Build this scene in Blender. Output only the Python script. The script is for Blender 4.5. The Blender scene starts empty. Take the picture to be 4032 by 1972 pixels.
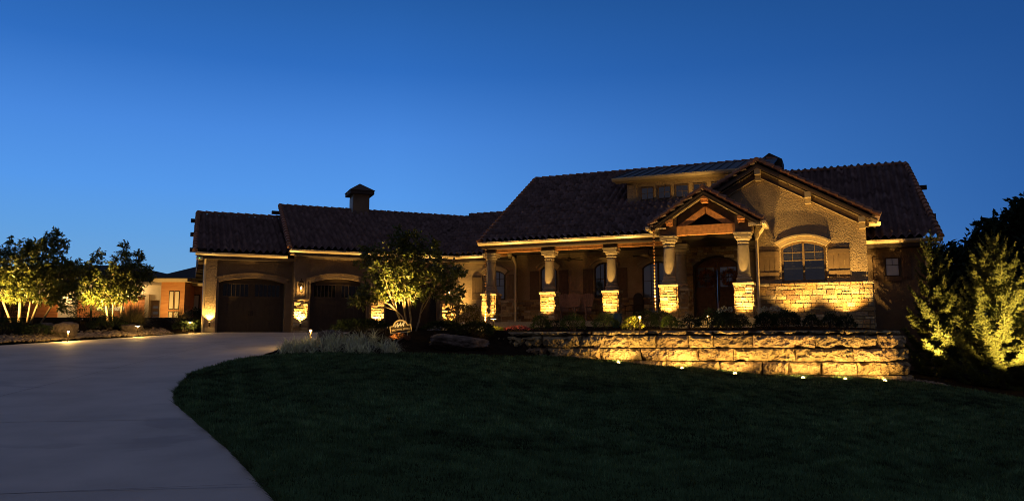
import bpy, bmesh, math, random
import numpy as np
from mathutils import Vector, Matrix, noise as mnoise

random.seed(7)
rng = np.random.default_rng(7)
PI = math.pi
rad = math.radians
sc = bpy.context.scene
COL = sc.collection

# ------------------------------------------------------------------ camera
cam_d = bpy.data.cameras.new("camera")
cam_d.sensor_width = 36.0
cam_d.lens = 36.0 * 3104 / 4032
cam_d.clip_start = 0.1
cam_d.clip_end = 2000
cam = bpy.data.objects.new("camera", cam_d)
COL.objects.link(cam)
cam.location = (0, 0, 1.6)
cam.rotation_euler = (rad(90 + 6.7), 0, 0)
sc.camera = cam

# ------------------------------------------------------------------ world: clear dusk sky, glow low in the north-west (photo left)
world = bpy.data.worlds.new("World")
sc.world = world
world.use_nodes = True
wt = world.node_tree
wt.nodes.clear()
def wn(t, **kw):
    n = wt.nodes.new(t)
    for k, v in kw.items(): setattr(n, k, v)
    return n
def srgb(h):
    h = h.lstrip('#')
    o = []
    for i in (0, 2, 4):
        c = int(h[i:i+2], 16) / 255
        o.append(c / 12.92 if c <= .04045 else ((c + .055) / 1.055) ** 2.4)
    return (*o, 1)
def ramp(node, stops):
    cr = node.color_ramp
    cr.interpolation = 'EASE' if False else 'LINEAR'
    while len(cr.elements) > 1: cr.elements.remove(cr.elements[-1])
    cr.elements[0].position = stops[0][0]; cr.elements[0].color = stops[0][1]
    for p, c in stops[1:]:
        e = cr.elements.new(p); e.color = c
tc = wn('ShaderNodeTexCoord')
sep = wn('ShaderNodeSeparateXYZ'); wt.links.new(tc.outputs['Generated'], sep.inputs[0])
def mr(src, a, b, x=0, y=1, smooth=True):
    n = wn('ShaderNodeMapRange'); n.inputs[1].default_value = a; n.inputs[2].default_value = b
    n.inputs[3].default_value = x; n.inputs[4].default_value = y
    if smooth: n.interpolation_type = 'SMOOTHSTEP'
    wt.links.new(src, n.inputs[0]); return n.outputs[0]
rampL = wn('ShaderNodeValToRGB'); rampR = wn('ShaderNodeValToRGB'); rampB = wn('ShaderNodeValToRGB')
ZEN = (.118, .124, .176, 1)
ramp(rampL, [(0, srgb('#7ca6c8')), (.08, srgb('#6fa5d6')), (.13, srgb('#609fe0')), (.18, srgb('#5598e8')), (.25, srgb('#4888dd')), (.33, srgb('#2f6dc0')), (.42, srgb('#235aa2')), (.60, (.022, .06, .17, 1)), (.8, ZEN), (1, ZEN)])
ramp(rampR, [(0, srgb('#346cb4')), (.10, srgb('#2c61aa')), (.17, srgb('#2659a0')), (.25, srgb('#215296')), (.33, srgb('#1d4b8c')), (.42, srgb('#19447f')), (.60, (.012, .042, .12, 1)), (.8, ZEN), (1, ZEN)])
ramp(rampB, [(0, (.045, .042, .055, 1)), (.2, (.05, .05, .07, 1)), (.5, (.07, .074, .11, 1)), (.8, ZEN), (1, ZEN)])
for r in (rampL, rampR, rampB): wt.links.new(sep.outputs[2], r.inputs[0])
mixLR = wn('ShaderNodeMixRGB'); wt.links.new(mr(sep.outputs[0], -.15, .60, smooth=False), mixLR.inputs[0])
wt.links.new(rampL.outputs[0], mixLR.inputs[1]); wt.links.new(rampR.outputs[0], mixLR.inputs[2])
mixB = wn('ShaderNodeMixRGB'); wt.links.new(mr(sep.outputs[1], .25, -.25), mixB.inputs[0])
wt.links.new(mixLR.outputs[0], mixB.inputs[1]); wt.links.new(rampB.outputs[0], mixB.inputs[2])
sky = wn('ShaderNodeTexSky'); sky.sky_type = 'NISHITA'; sky.sun_disc = False
sky.sun_elevation = rad(-4); sky.sun_rotation = rad(-40); sky.ozone_density = 4
addS = wn('ShaderNodeMixRGB'); addS.blend_type = 'ADD'; addS.inputs[0].default_value = .08
wt.links.new(mixB.outputs[0], addS.inputs[1]); wt.links.new(sky.outputs[0], addS.inputs[2])
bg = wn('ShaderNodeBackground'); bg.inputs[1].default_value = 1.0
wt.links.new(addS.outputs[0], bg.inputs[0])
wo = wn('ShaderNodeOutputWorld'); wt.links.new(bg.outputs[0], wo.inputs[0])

sc.view_settings.view_transform = 'Standard'
sc.view_settings.look = 'None'
sc.view_settings.exposure = 0
sc.view_settings.gamma = 1
sc.view_settings.use_curve_mapping = False
sc.render.engine = 'CYCLES'
sc.cycles.use_denoising = True
sc.cycles.sample_clamp_indirect = 3.0
sc.cycles.max_bounces = 6
sc.cycles.filter_width = .95
WARM = (1.0, .57, .135)

# ------------------------------------------------------------------ materials
M = {}
def mat(name, col, rough=.8, noise=None, bump=None, attr=False, spec=.3, metal=0, emit=None, estr=0, trans=0, coat=0):
    """noise=(scale, amount, detail): base colour varies by amount; bump=(scale, distance, detail); attr: multiply by the mesh's own colours"""
    m = bpy.data.materials.new(name); m.use_nodes = True
    nt = m.node_tree; N = nt.nodes; N.clear()
    out = N.new('ShaderNodeOutputMaterial'); b = N.new('ShaderNodeBsdfPrincipled')
    nt.links.new(b.outputs[0], out.inputs[0])
    b.inputs['Roughness'].default_value = rough; b.inputs['Metallic'].default_value = metal
    b.inputs['Specular IOR Level'].default_value = spec
    b.inputs['Coat Weight'].default_value = coat
    co = N.new('ShaderNodeTexCoord')
    rgb = N.new('ShaderNodeRGB'); rgb.outputs[0].default_value = (*col, 1)
    src = rgb.outputs[0]
    if noise:
        n = N.new('ShaderNodeTexNoise'); n.inputs['Scale'].default_value = noise[0]; n.inputs['Detail'].default_value = noise[2] if len(noise) > 2 else 5
        nt.links.new(co.outputs['Object'], n.inputs['Vector'])
        r = N.new('ShaderNodeMapRange'); r.inputs[1].default_value = .3; r.inputs[2].default_value = .7
        r.inputs[3].default_value = 1 - noise[1]; r.inputs[4].default_value = 1 + noise[1]
        nt.links.new(n.outputs[0], r.inputs[0])
        mx = N.new('ShaderNodeMixRGB'); mx.blend_type = 'MULTIPLY'; mx.inputs[0].default_value = 1
        nt.links.new(src, mx.inputs[1]); nt.links.new(r.outputs[0], mx.inputs[2]); src = mx.outputs[0]
    if attr:
        a = N.new('ShaderNodeAttribute'); a.attribute_name = 'Col'
        mx = N.new('ShaderNodeMixRGB'); mx.blend_type = 'MULTIPLY'; mx.inputs[0].default_value = 1
        nt.links.new(src, mx.inputs[1]); nt.links.new(a.outputs['Color'], mx.inputs[2]); src = mx.outputs[0]
    nt.links.new(src, b.inputs['Base Color'])
    if bump:
        n2 = N.new('ShaderNodeTexNoise'); n2.inputs['Scale'].default_value = bump[0]; n2.inputs['Detail'].default_value = bump[2] if len(bump) > 2 else 4
        nt.links.new(co.outputs['Object'], n2.inputs['Vector'])
        bp = N.new('ShaderNodeBump'); bp.inputs['Strength'].default_value = 1; bp.inputs['Distance'].default_value = bump[1]
        nt.links.new(n2.outputs[0], bp.inputs['Height']); nt.links.new(bp.outputs[0], b.inputs['Normal'])
    if emit:
        b.inputs['Emission Color'].default_value = (*emit, 1); b.inputs['Emission Strength'].default_value = estr
    if trans:
        t = N.new('ShaderNodeBsdfTranslucent'); nt.links.new(src, t.inputs[0])
        ms = N.new('ShaderNodeMixShader'); ms.inputs[0].default_value = trans
        nt.links.new(b.outputs[0], ms.inputs[1]); nt.links.new(t.outputs[0], ms.inputs[2]); nt.links.new(ms.outputs[0], out.inputs[0])
    M[name] = m
    return m
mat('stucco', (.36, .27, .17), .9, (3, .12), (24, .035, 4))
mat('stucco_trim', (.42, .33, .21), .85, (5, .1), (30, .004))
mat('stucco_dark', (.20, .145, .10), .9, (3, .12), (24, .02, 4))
mat('tile', (.185, .135, .135), .75, (2.5, .18), (40, .004), attr=True, spec=.25)
mat('tile_cap', (.30, .145, .085), .8, (6, .25), (40, .004), attr=True, spec=.25)
mat('deck', (.06, .045, .04), .9)
mat('metal_roof', (.035, .038, .042), .6, metal=.3)
mat('gutter', (.58, .47, .30), .35, (4, .08), spec=.5)
mat('wood_beam', (.46, .215, .085), .65, (9, .28, 8), (25, .006))
mat('wood_dark', (.034, .023, .018), .55, (9, .2, 8))
mat('door_wood', (.105, .05, .026), .5, (9, .25, 8), (25, .004))
mat('wood_brown', (.13, .085, .055), .6, (8, .2, 8), (30, .003))
mat('shutter', (.17, .115, .068), .65, (8, .15), (30, .003))
mat('stone', (1, 1, 1), .85, (16, .25, 6), (22, .03, 6), attr=True)
mat('mortar', (.22, .19, .15), .95, (20, .2))
mat('stone_cap', (.42, .34, .22), .85, (12, .15), (25, .006))
mat('concrete_column', (.30, .25, .185), .8, (5, .12), (14, .006))
mat('block', (.36, .275, .17), .9, (4, .4, 9), (15, .10, 9), attr=True)
mat('concrete', (.43, .385, .345), .75, (.9, .13, 12), (60, .002), spec=.2)
mat('lawn_soil', (.05, .085, .036), .95, (2.5, .35, 8), (18, .05, 5), spec=0)
mat('soil', (.02, .015, .011), .95, (6, .3), (16, .05, 6), spec=0)
mat('grass', (.085, .145, .062), .7, (.5, .35), attr=True, spec=.15, trans=.25)
mat('ground', (.02, .035, .014), .95, (.5, .3), (5, .1), spec=0)
mat('magnolia', (.085, .105, .025), .42, attr=True, spec=.35, trans=.16)
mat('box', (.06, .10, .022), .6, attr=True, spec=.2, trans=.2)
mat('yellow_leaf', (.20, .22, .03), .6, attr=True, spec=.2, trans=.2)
mat('dark_leaf', (.028, .045, .02), .7, attr=True, spec=.15, trans=.1)
mat('burgundy', (.10, .075, .022), .6, attr=True, spec=.2, trans=.2)
mat('needle', (.10, .125, .045), .7, attr=True, spec=.15, trans=.1)
mat('wood_leaf', (.016, .026, .012), .8, attr=True, spec=.1, trans=.1)
mat('variegated', (.70, .71, .50), .6, attr=True, spec=.2, trans=.15)
mat('fountain', (.17, .15, .08), .7, attr=True, spec=.15, trans=.15)
mat('bark', (.24, .19, .125), .85, (14, .25), (30, .008))
mat('bark_dark', (.06, .045, .035), .9, (14, .25), (30, .01))
mat('rock', (.15, .118, .10), .9, (5, .4, 9), (9, .09, 9), spec=.1)
mat('rock_pale', (.38, .35, .32), .9, (6, .4, 9), (12, .06, 9), spec=.1)
mat('pebble', (.25, .20, .145), .85, (10, .2), attr=True)
mat('bronze', (.05, .035, .022), .45, metal=.7)
mat('copper', (.45, .25, .13), .35, metal=.8)
mat('black_metal', (.02, .02, .02), .5, metal=.4)
mat('lamp_glow', (1, .8, .5), .5, emit=(1, .66, .25), estr=14)
mat('bulb_glow', (1, .8, .5), .5, emit=(1, .72, .35), estr=20)
mat('green_led', (.1, .6, .1), .5, emit=(.25, 1, .2), estr=3)
mat('sign_face', (.035, .022, .010), .6)
mat('sign_gold', (.85, .68, .38), .45)
mat('sign_white', (.92, .90, .82), .5)
mat('wreath', (.20, .085, .045), .8, attr=True)
mat('pot', (.05, .12, .2), .25, spec=.5)
mat('flower', (.55, .58, .5), .8, attr=True, trans=.2)
mat('flower_red', (.45, .10, .12), .8, attr=True)
mat('chair_wood', (.30, .20, .16), .7, (9, .2), (30, .003))
mat('cedar', (.36, .125, .04), .6, (1, .1))
mat('blind', (.55, .50, .40), .6)
mat('cream', (.55, .46, .32), .9, (3, .06))
mat('shingle', (.018, .019, .022), .9, (9, .3), (20, .01))
mat('siding', (.45, .45, .45), .7)

def glass_mat(name, base, blind=0.0):
    m = bpy.data.materials.new(name); m.use_nodes = True
    nt = m.node_tree; b = nt.nodes['Principled BSDF']
    b.inputs['Base Color'].default_value = (*base, 1); b.inputs['Roughness'].default_value = .04
    b.inputs['Specular IOR Level'].default_value = .9; b.inputs['IOR'].default_value = 2.2
    if blind:
        co = nt.nodes.new('ShaderNodeTexCoord'); w = nt.nodes.new('ShaderNodeTexWave'); w.bands_direction = 'Z'
        w.inputs['Scale'].default_value = 6; w.inputs['Distortion'].default_value = .6
        nt.links.new(co.outputs['Object'], w.inputs[0])
        mx = nt.nodes.new('ShaderNodeMixRGB'); mx.inputs[1].default_value = (*[c * .45 for c in base], 1); mx.inputs[2].default_value = (*base, 1)
        nt.links.new(w.outputs[1], mx.inputs[0]); nt.links.new(mx.outputs[0], b.inputs['Base Color'])
    M[name] = m
glass_mat('glass', (.012, .014, .018))
glass_mat('glass_blind', (.03, .033, .04), 1)
glass_mat('glass_white', (.15, .17, .21))
glass_mat('glass_pale', (.40, .43, .48))
glass_mat('glass_dark', (.006, .006, .007))
M['glass_dark'].node_tree.nodes['Principled BSDF'].inputs['IOR'].default_value = 1.4
# wood planks (cedar cladding of the neighbour): horizontal boards with colour that differs from board to board
def plank_mat(name, c1, c2, h):
    m = bpy.data.materials.new(name); m.use_nodes = True
    nt = m.node_tree; b = nt.nodes['Principled BSDF']; b.inputs['Roughness'].default_value = .6
    co = nt.nodes.new('ShaderNodeTexCoord'); mp = nt.nodes.new('ShaderNodeMapping'); mp.inputs['Scale'].default_value = (.7, .7, 1 / h)
    n = nt.nodes.new('ShaderNodeTexNoise'); n.inputs['Scale'].default_value = 1.6; n.inputs['Detail'].default_value = 6
    nt.links.new(co.outputs['Object'], mp.inputs[0]); nt.links.new(mp.outputs[0], n.inputs['Vector'])
    r = nt.nodes.new('ShaderNodeValToRGB'); ramp(r, [(.3, (*c1, 1)), (.7, (*c2, 1))])
    nt.links.new(n.outputs[0], r.inputs[0]); nt.links.new(r.outputs[0], b.inputs['Base Color'])
    M[name] = m
plank_mat('cedar_planks', (.24, .066, .010), (.46, .17, .035), .22)
plank_mat('pale_planks', (.36, .15, .055), (.48, .23, .09), .22)

# ------------------------------------------------------------------ mesh helpers
OFF = {}
def root_off(parent):
    return OFF.get(parent.name, Vector((0, 0, 0))) if parent is not None else Vector((0, 0, 0))
def link(o, parent=None):
    COL.objects.link(o)
    if parent is not None:
        o.parent = parent; OFF[o.name] = root_off(parent)
    return o
def thing(name, label, cat, loc=(0, 0, 0), group=None):
    o = bpy.data.objects.new(name, None); o.empty_display_size = .2
    COL.objects.link(o); o.location = loc; OFF[o.name] = Vector(loc)
    o['label'] = label; o['category'] = cat
    if group: o['group'] = group
    return o
def tag(o, label=None, cat=None, group=None, kind=None):
    if label: o['label'] = label
    if cat: o['category'] = cat
    if group: o['group'] = group
    if kind: o['kind'] = kind
    return o
class MB:
    def __init__(s): s.v = []; s.f = []; s.c = []; s.col = None
    def add(s, vs, fs, col=None):
        b = len(s.v); s.v.extend([tuple(p) for p in vs]); s.f.extend([tuple(i + b for i in f) for f in fs])
        s.c.extend([col if col else (1, 1, 1)] * len(vs))
    def build(s, name, material, parent=None, smooth=False):
        me = bpy.data.meshes.new(name)
        off = root_off(parent)
        me.from_pydata([(x - off.x, y - off.y, z - off.z) for x, y, z in s.v], [], s.f)
        me.materials.append(M[material])
        ca = me.color_attributes.new('Col', 'FLOAT_COLOR', 'POINT')
        ca.data.foreach_set('color', np.array([(*c, 1) for c in s.c], dtype=np.float32).ravel())
        bm = bmesh.new(); bm.from_mesh(me); bmesh.ops.recalc_face_normals(bm, faces=bm.faces); bm.to_mesh(me); bm.free()
        if smooth:
            me.polygons.foreach_set('use_smooth', [True] * len(me.polygons))
        me.update()
        return link(bpy.data.objects.new(name, me), parent)
def np_mesh(name, V, F, material, parent=None, col=None, smooth=False):
    V = np.asarray(V, dtype=np.float32); F = np.asarray(F, dtype=np.int32)
    off = root_off(parent); V = V - np.array(off, dtype=np.float32)
    me = bpy.data.meshes.new(name); k = F.shape[1]
    me.vertices.add(len(V)); me.vertices.foreach_set('co', V.ravel())
    me.loops.add(F.size); me.loops.foreach_set('vertex_index', F.ravel())
    me.polygons.add(len(F)); me.polygons.foreach_set('loop_start', np.arange(0, F.size, k, dtype=np.int32))
    me.polygons.foreach_set('loop_total', np.full(len(F), k, dtype=np.int32))
    if smooth: me.polygons.foreach_set('use_smooth', np.ones(len(F), dtype=bool))
    me.materials.append(M[material])
    me.update(calc_edges=True)
    ca = me.color_attributes.new('Col', 'FLOAT_COLOR', 'POINT')
    if col is None: col = np.ones((len(V), 3), dtype=np.float32)
    c4 = np.ones((len(V), 4), dtype=np.float32); c4[:, :3] = col
    ca.data.foreach_set('color', c4.ravel())
    return link(bpy.data.objects.new(name, me), parent)

class Frame:
    """s runs along the wall, t out of it (towards the street), z up"""
    def __init__(S, o, ux):
        S.o = o; l = math.hypot(*ux); S.ux = (ux[0] / l, ux[1] / l); S.n = (S.ux[1], -S.ux[0])
    def w(S, s, t, z): return (S.o[0] + S.ux[0] * s + S.n[0] * t, S.o[1] + S.ux[1] * s + S.n[1] * t, z)
    def sub(S, s, t, side):
        o = S.w(s, t, 0)[:2]
        return Frame(o, (-S.n[0], -S.n[1])) if side > 0 else Frame(o, S.n)
TH = rad(22.5)
R = Frame((3.94, 31.0), (math.cos(TH), -math.sin(TH)))      # main wing
L = Frame((-2.06, 36.0), (math.cos(TH), math.sin(TH)))      # garage wing
W = Frame((0, 0), (1, 0))

def box(mb, F, s0, s1, t0, t1, z0, z1, col=None, bev=0):
    if bev:
        b = bev
        vs = []
        for z, k in ((z0, b), (z0 + b, 0), (z1 - b, 0), (z1, b)):
            for s, t in ((s0 + k, t0 + k), (s1 - k, t0 + k), (s1 - k, t1 - k), (s0 + k, t1 - k)): vs.append(F.w(s, t, z))
        fs = [(3, 2, 1, 0), (12, 13, 14, 15)]
        for r in range(3):
            for i in range(4):
                j = (i + 1) % 4; fs.append((r * 4 + i, r * 4 + j, r * 4 + 4 + j, r * 4 + 4 + i))
        mb.add(vs, fs, col); return
    vs = [F.w(s, t, z) for z in (z0, z1) for s, t in ((s0, t0), (s1, t0), (s1, t1), (s0, t1))]
    mb.add(vs, [(3, 2, 1, 0), (4, 5, 6, 7), (0, 1, 5, 4), (1, 2, 6, 5), (2, 3, 7, 6), (3, 0, 4, 7)], col)
def prism(mb, F, pts, t0, t1, col=None):                     # outline in (s, z), thickness along t
    n = len(pts)
    vs = [F.w(s, t1, z) for s, z in pts] + [F.w(s, t0, z) for s, z in pts]
    fs = [tuple(range(n)), tuple(range(2 * n - 1, n - 1, -1))]
    for i in range(n):
        j = (i + 1) % n; fs.append((i, n + i, n + j, j))
    mb.add(vs, fs, col)
def prism_s(mb, F, pts, s0, s1, col=None):                   # outline in (t, z), length along s
    n = len(pts)
    vs = [F.w(s0, t, z) for t, z in pts] + [F.w(s1, t, z) for t, z in pts]
    fs = [tuple(range(n)), tuple(range(2 * n - 1, n - 1, -1))]
    for i in range(n):
        j = (i + 1) % n; fs.append((i, n + i, n + j, j))
    mb.add(vs, fs, col)
def tube(mb, pts, radii, sides=8, col=None, cap=True):
    P = [Vector(p) for p in pts]; n = len(P)
    if not hasattr(radii, '__len__'): radii = [radii] * n
    vs = []; prev = None
    for i in range(n):
        d = (P[min(i + 1, n - 1)] - P[max(i - 1, 0)]).normalized()
        if prev is None:
            a = Vector((0, 0, 1)) if abs(d.z) < .9 else Vector((1, 0, 0))
            u = d.cross(a).normalized()
        else:
            u = (prev - d * prev.dot(d)).normalized()
        prev = u; v = d.cross(u)
        for k in range(sides):
            a = 2 * PI * k / sides
            vs.append(P[i] + (u * math.cos(a) + v * math.sin(a)) * radii[i])
    fs = []
    for i in range(n - 1):
        for k in range(sides):
            k2 = (k + 1) % sides
            fs.append((i * sides + k, i * sides + k2, (i + 1) * sides + k2, (i + 1) * sides + k))
    if cap:
        fs.append(tuple(range(sides - 1, -1, -1))); fs.append(tuple(range((n - 1) * sides, n * sides)))
    mb.add(vs, fs, col)
def lathe(mb, c, prof, sides=20, col=None):                  # prof: (radius, z)
    vs = []; fs = []
    for r, z in prof:
        for k in range(sides):
            a = 2 * PI * k / sides; vs.append((c[0] + r * math.cos(a), c[1] + r * math.sin(a), c[2] + z))
    n = len(prof)
    for i in range(n - 1):
        for k in range(sides):
            k2 = (k + 1) % sides; fs.append((i * sides + k, i * sides + k2, (i + 1) * sides + k2, (i + 1) * sides + k))
    fs.append(tuple(range(sides - 1, -1, -1))); fs.append(tuple(range((n - 1) * sides, n * sides)))
    mb.add(vs, fs, col)
def arc(s0, s1, zs, zp, n=14):
    """points from (s0, zs) over the crown zp to (s1, zs) on a circle"""
    h = zp - zs; c = (s1 - s0) / 2; r = (c * c + h * h) / (2 * h); cz = zp - r; cs = (s0 + s1) / 2
    a = math.asin(min(1, c / r))
    if h > c: a = PI - a
    return [(cs + r * math.sin(-a + 2 * a * i / n), cz + r * math.cos(-a + 2 * a * i / n)) for i in range(n + 1)]
def band(mb, F, outer, inner, t0, t1, col=None):
    n = len(outer)
    for i in range(n - 1):
        q = [outer[i], outer[i + 1], inner[i + 1], inner[i]]
        vs = [F.w(s, t1, z) for s, z in q] + [F.w(s, t0, z) for s, z in q]
        mb.add(vs, [(0, 1, 2, 3), (7, 6, 5, 4), (0, 4, 5, 1), (2, 6, 7, 3), (1, 5, 6, 2), (3, 7, 4, 0)], col)
STONES = [(.36, .26, .13), (.42, .33, .19), (.30, .19, .09), (.24, .15, .08), (.46, .38, .25), (.38, .25, .11), (.20, .135, .09), (.40, .30, .16), (.34, .27, .18)]
def stones(mb, F, s0, s1, z0, z1, t, mask=None, hmin=.075, hmax=.19, lmin=.16, lmax=.46):
    z = z0
    while z < z1 - .02:
        h = random.uniform(hmin, hmax)
        if z1 - (z + h) < hmin * .7: h = z1 - z
        s = s0
        while s < s1 - .01:
            l = random.uniform(lmin, lmax)
            if s1 - (s + l) < lmin * .6: l = s1 - s
            rows = [(z, z + h)]
            if h > .15 and l < .34 and random.random() < .4: m_ = z + h * random.uniform(.4, .6); rows = [(z, m_), (m_, z + h)]
            for za, zb in rows:
                if mask is None or mask(s, s + l, za, zb):
                    g = .007; p = random.uniform(.018, .05); b = .012
                    c = random.choice(STONES); k = random.uniform(.8, 1.15); c = tuple(x * k for x in c)
                    a0, a1, b0, b1 = s + g, s + l - g, za + g, zb - g
                    def j(): return random.uniform(-.006, .006)
                    vs = [F.w(a0, t, b0), F.w(a1, t, b0), F.w(a1, t, b1), F.w(a0, t, b1)]
                    vs += [F.w(a0 + j(), t + p - b, b0 + j()), F.w(a1 + j(), t + p - b, b0 + j()), F.w(a1 + j(), t + p - b, b1 + j()), F.w(a0 + j(), t + p - b, b1 + j())]
                    vs += [F.w(a0 + b, t + p + j(), b0 + b), F.w(a1 - b, t + p + j(), b0 + b), F.w(a1 - b, t + p + j(), b1 - b), F.w(a0 + b, t + p + j(), b1 - b)]
                    fs = [(8, 9, 10, 11)]
                    for r in (0, 4):
                        for i in range(4):
                            i2 = (i + 1) % 4; fs.append((r + i, r + i2, r + 4 + i2, r + 4 + i))
                    mb.add(vs, fs, c)
            s += l
        z += h
def tile_roof(mb, F, eave, ridge, sl, sr, period=.27, expo=.36):
    """barrel tiles on the slope from eave (t, z) to ridge (t, z); sl / sr give the end of the slope at eave and ridge"""
    te, ze = eave; tr, zr = ridge
    Ls = math.hypot(tr - te, zr - ze); dt, dz = (tr - te) / Ls, (zr - ze) / Ls
    nt_, nz_ = -dz, dt
    if nz_ < 0: nt_, nz_ = -nt_, -nz_
    smin, smax = min(sl), max(sr)
    k = 8; ncol = int((smax - smin) / period * k) + 1
    ss = smin + np.arange(ncol + 1) * period / k; ss = np.minimum(ss, smax)
    ph = ((ss / period) % 1.0)
    prof = np.where(ph < .62, .055 * np.sin(PI * ph / .62), -.04 * np.sin(PI * (ph - .62) / .38))
    tid = np.floor(ss / period).astype(int); tid -= tid.min()
    nc = int(math.ceil(Ls / expo)); V = []; C = []; rows = 0
    for c in range(nc):
        jz = rng.normal(0, .006, tid.max() + 2)[tid]; jb = rng.normal(0, .012, tid.max() + 2)[tid]
        shade = rng.uniform(.72, 1.22, tid.max() + 2)[tid]
        for q in (0, 1):
            b = min(Ls, (c + q) * expo)
            bb = b + (jb if 0 < b < Ls else 0)
            h = prof * 1.5 + .115 * (1 - q) + jz + .02
            f_ = b / Ls
            lo = sl[0] + (sl[1] - sl[0]) * f_; hi = sr[0] + (sr[1] - sr[0]) * f_
            s_ = np.clip(ss, lo, hi)
            t_ = te + dt * bb + nt_ * h; z_ = ze + dz * bb + nz_ * h
            x = F.o[0] + F.ux[0] * s_ + F.n[0] * t_; y = F.o[1] + F.ux[1] * s_ + F.n[1] * t_
            V.append(np.stack([x, y, z_ + 0 * x], 1)); C.append(np.stack([shade, shade * .97, shade * 1.0], 1)); rows += 1
    # front lip at the eave
    V = np.concatenate(V); C = np.concatenate(C); n = ncol + 1
    i = np.arange(rows - 1)[:, None] * n + np.arange(ncol)[None, :]; i = i.ravel()
    Fc = np.stack([i, i + 1, i + n + 1, i + n], 1)
    return V, Fc, C
def caps(mb, p0, p1, r=.095, ln=.36, up=Vector((0, 0, 1)), start=0, half=True):
    """overlapping half-barrel tiles from p0 up to p1"""
    a, b = Vector(p0), Vector(p1); d = (b - a); Lt = d.length; d.normalize()
    side = d.cross(up).normalized(); nrm = side.cross(d)
    n = max(1, int(round(Lt / ln)))
    step = Lt / n
    for i in range(n):
        k = random.uniform(.75, 1.15); c = (k, k * random.uniform(.92, 1.04), k)
        q0 = a + d * (i * step - .03); q1 = a + d * ((i + 1) * step + .03)
        j = random.uniform(-.006, .006)
        vs = []
        for q, rr, lift in ((q0, r * 1.1, .030), (q0 + d * .012, r * 1.13, .034), (q1, r * .9, .0)):
            for m_ in range(9):
                an = PI * (-.08 + 1.16 * m_ / 8)
                vs.append(q + side * (math.cos(an) * rr + j) + nrm * (math.sin(an) * rr + lift))
        fs = [(x_ * 9 + m_, x_ * 9 + m_ + 1, x_ * 9 + 10 + m_, x_ * 9 + 9 + m_) for x_ in (0, 1) for m_ in range(8)]
        fs.append(tuple(range(8, -1, -1)))
        mb.add(vs, fs, c)
def obj_roof(name, F, eave, ridge, sl, sr, parent, **k):
    V, Fc, C = tile_roof(None, F, eave, ridge, sl, sr, **k)
    return np_mesh(name, V, Fc, 'tile', parent, C)
def part(name, material, parent, fn, smooth=False):
    mb = MB(); fn(mb); return mb.build(name, material, parent, smooth)
def copy_tree(o, parent=None):
    c = o.copy(); COL.objects.link(c)
    if parent is not None: c.parent = parent
    for ch in [q for q in o.children]: copy_tree(ch, c)
    return c
def spot(parent, loc, aim, watts, size=70, blend=.6, color=WARM, radius=.03):
    d = bpy.data.lights.new('lamp', 'SPOT'); d.energy = watts; d.spot_size = rad(size); d.spot_blend = blend; d.color = color; d.shadow_soft_size = radius
    o = bpy.data.objects.new('lamp', d); COL.objects.link(o)
    o.parent = parent; l = Vector(loc); o.location = l - root_off(parent)
    o.rotation_euler = (Vector(aim) - l).to_track_quat('-Z', 'Y').to_euler()
    return o
def point(parent, loc, watts, color=WARM, radius=.02):
    d = bpy.data.lights.new('lamp', 'POINT'); d.energy = watts; d.color = color; d.shadow_soft_size = radius
    o = bpy.data.objects.new('lamp', d); COL.objects.link(o); o.parent = parent; o.location = Vector(loc) - root_off(parent); return o

# ------------------------------------------------------------------ ground
def P(y): return .083 * (np.minimum(y, 32.2) - 7.6) + .03 * np.clip(y - 33, 0, 27)
def drop(x): return np.interp(x, [-3, 1.3, 4.9, 6.9, 9.4, 11, 13.6, 20, 60], [0, .28, .44, .57, .58, .66, 1.0, 1.5, 3])
def gz(x, y): return P(y) - drop(x)
def grid_mesh(xs, ys, zf, mask=None):
    X, Y = np.meshgrid(xs, ys); Z = zf(X, Y)
    V = np.stack([X.ravel(), Y.ravel(), Z.ravel()], 1); n = len(xs)
    i, j = np.meshgrid(np.arange(len(xs) - 1), np.arange(len(ys) - 1)); i = i.ravel(); j = j.ravel(); a = j * n + i
    F = np.stack([a, a + 1, a + n + 1, a + n], 1)
    if mask is not None:
        cx = (X[:-1, :-1] + X[1:, 1:]).ravel() / 2; cy = (Y[:-1, :-1] + Y[1:, 1:]).ravel() / 2
        F = F[mask(cx, cy)]
    return V, F
def inpoly(poly):
    px = np.array([p[0] for p in poly]); py = np.array([p[1] for p in poly])
    def f(x, y):
        r = np.zeros(len(x), bool); j = len(px) - 1
        for i in range(len(px)):
            c = ((py[i] > y) != (py[j] > y)) & (x < (px[j] - px[i]) * (y - py[i]) / (py[j] - py[i] + 1e-12) + px[i])
            r ^= c; j = i
        return r
    return f
xs = np.unique(np.concatenate([np.linspace(-260, -40, 12), np.linspace(-40, 30, 71), np.linspace(30, 260, 20), [-3, 1.3, 4.9, 6.9, 9.4, 11, 13.6]]))
ys = np.unique(np.concatenate([np.linspace(-30, 60, 91), [32.2], np.linspace(60, 400, 18)]))
V, Fc = grid_mesh(xs, ys, lambda x, y: gz(x, y) - .10)
tag(np_mesh('ground', V, Fc, 'ground'), kind='structure')

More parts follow.
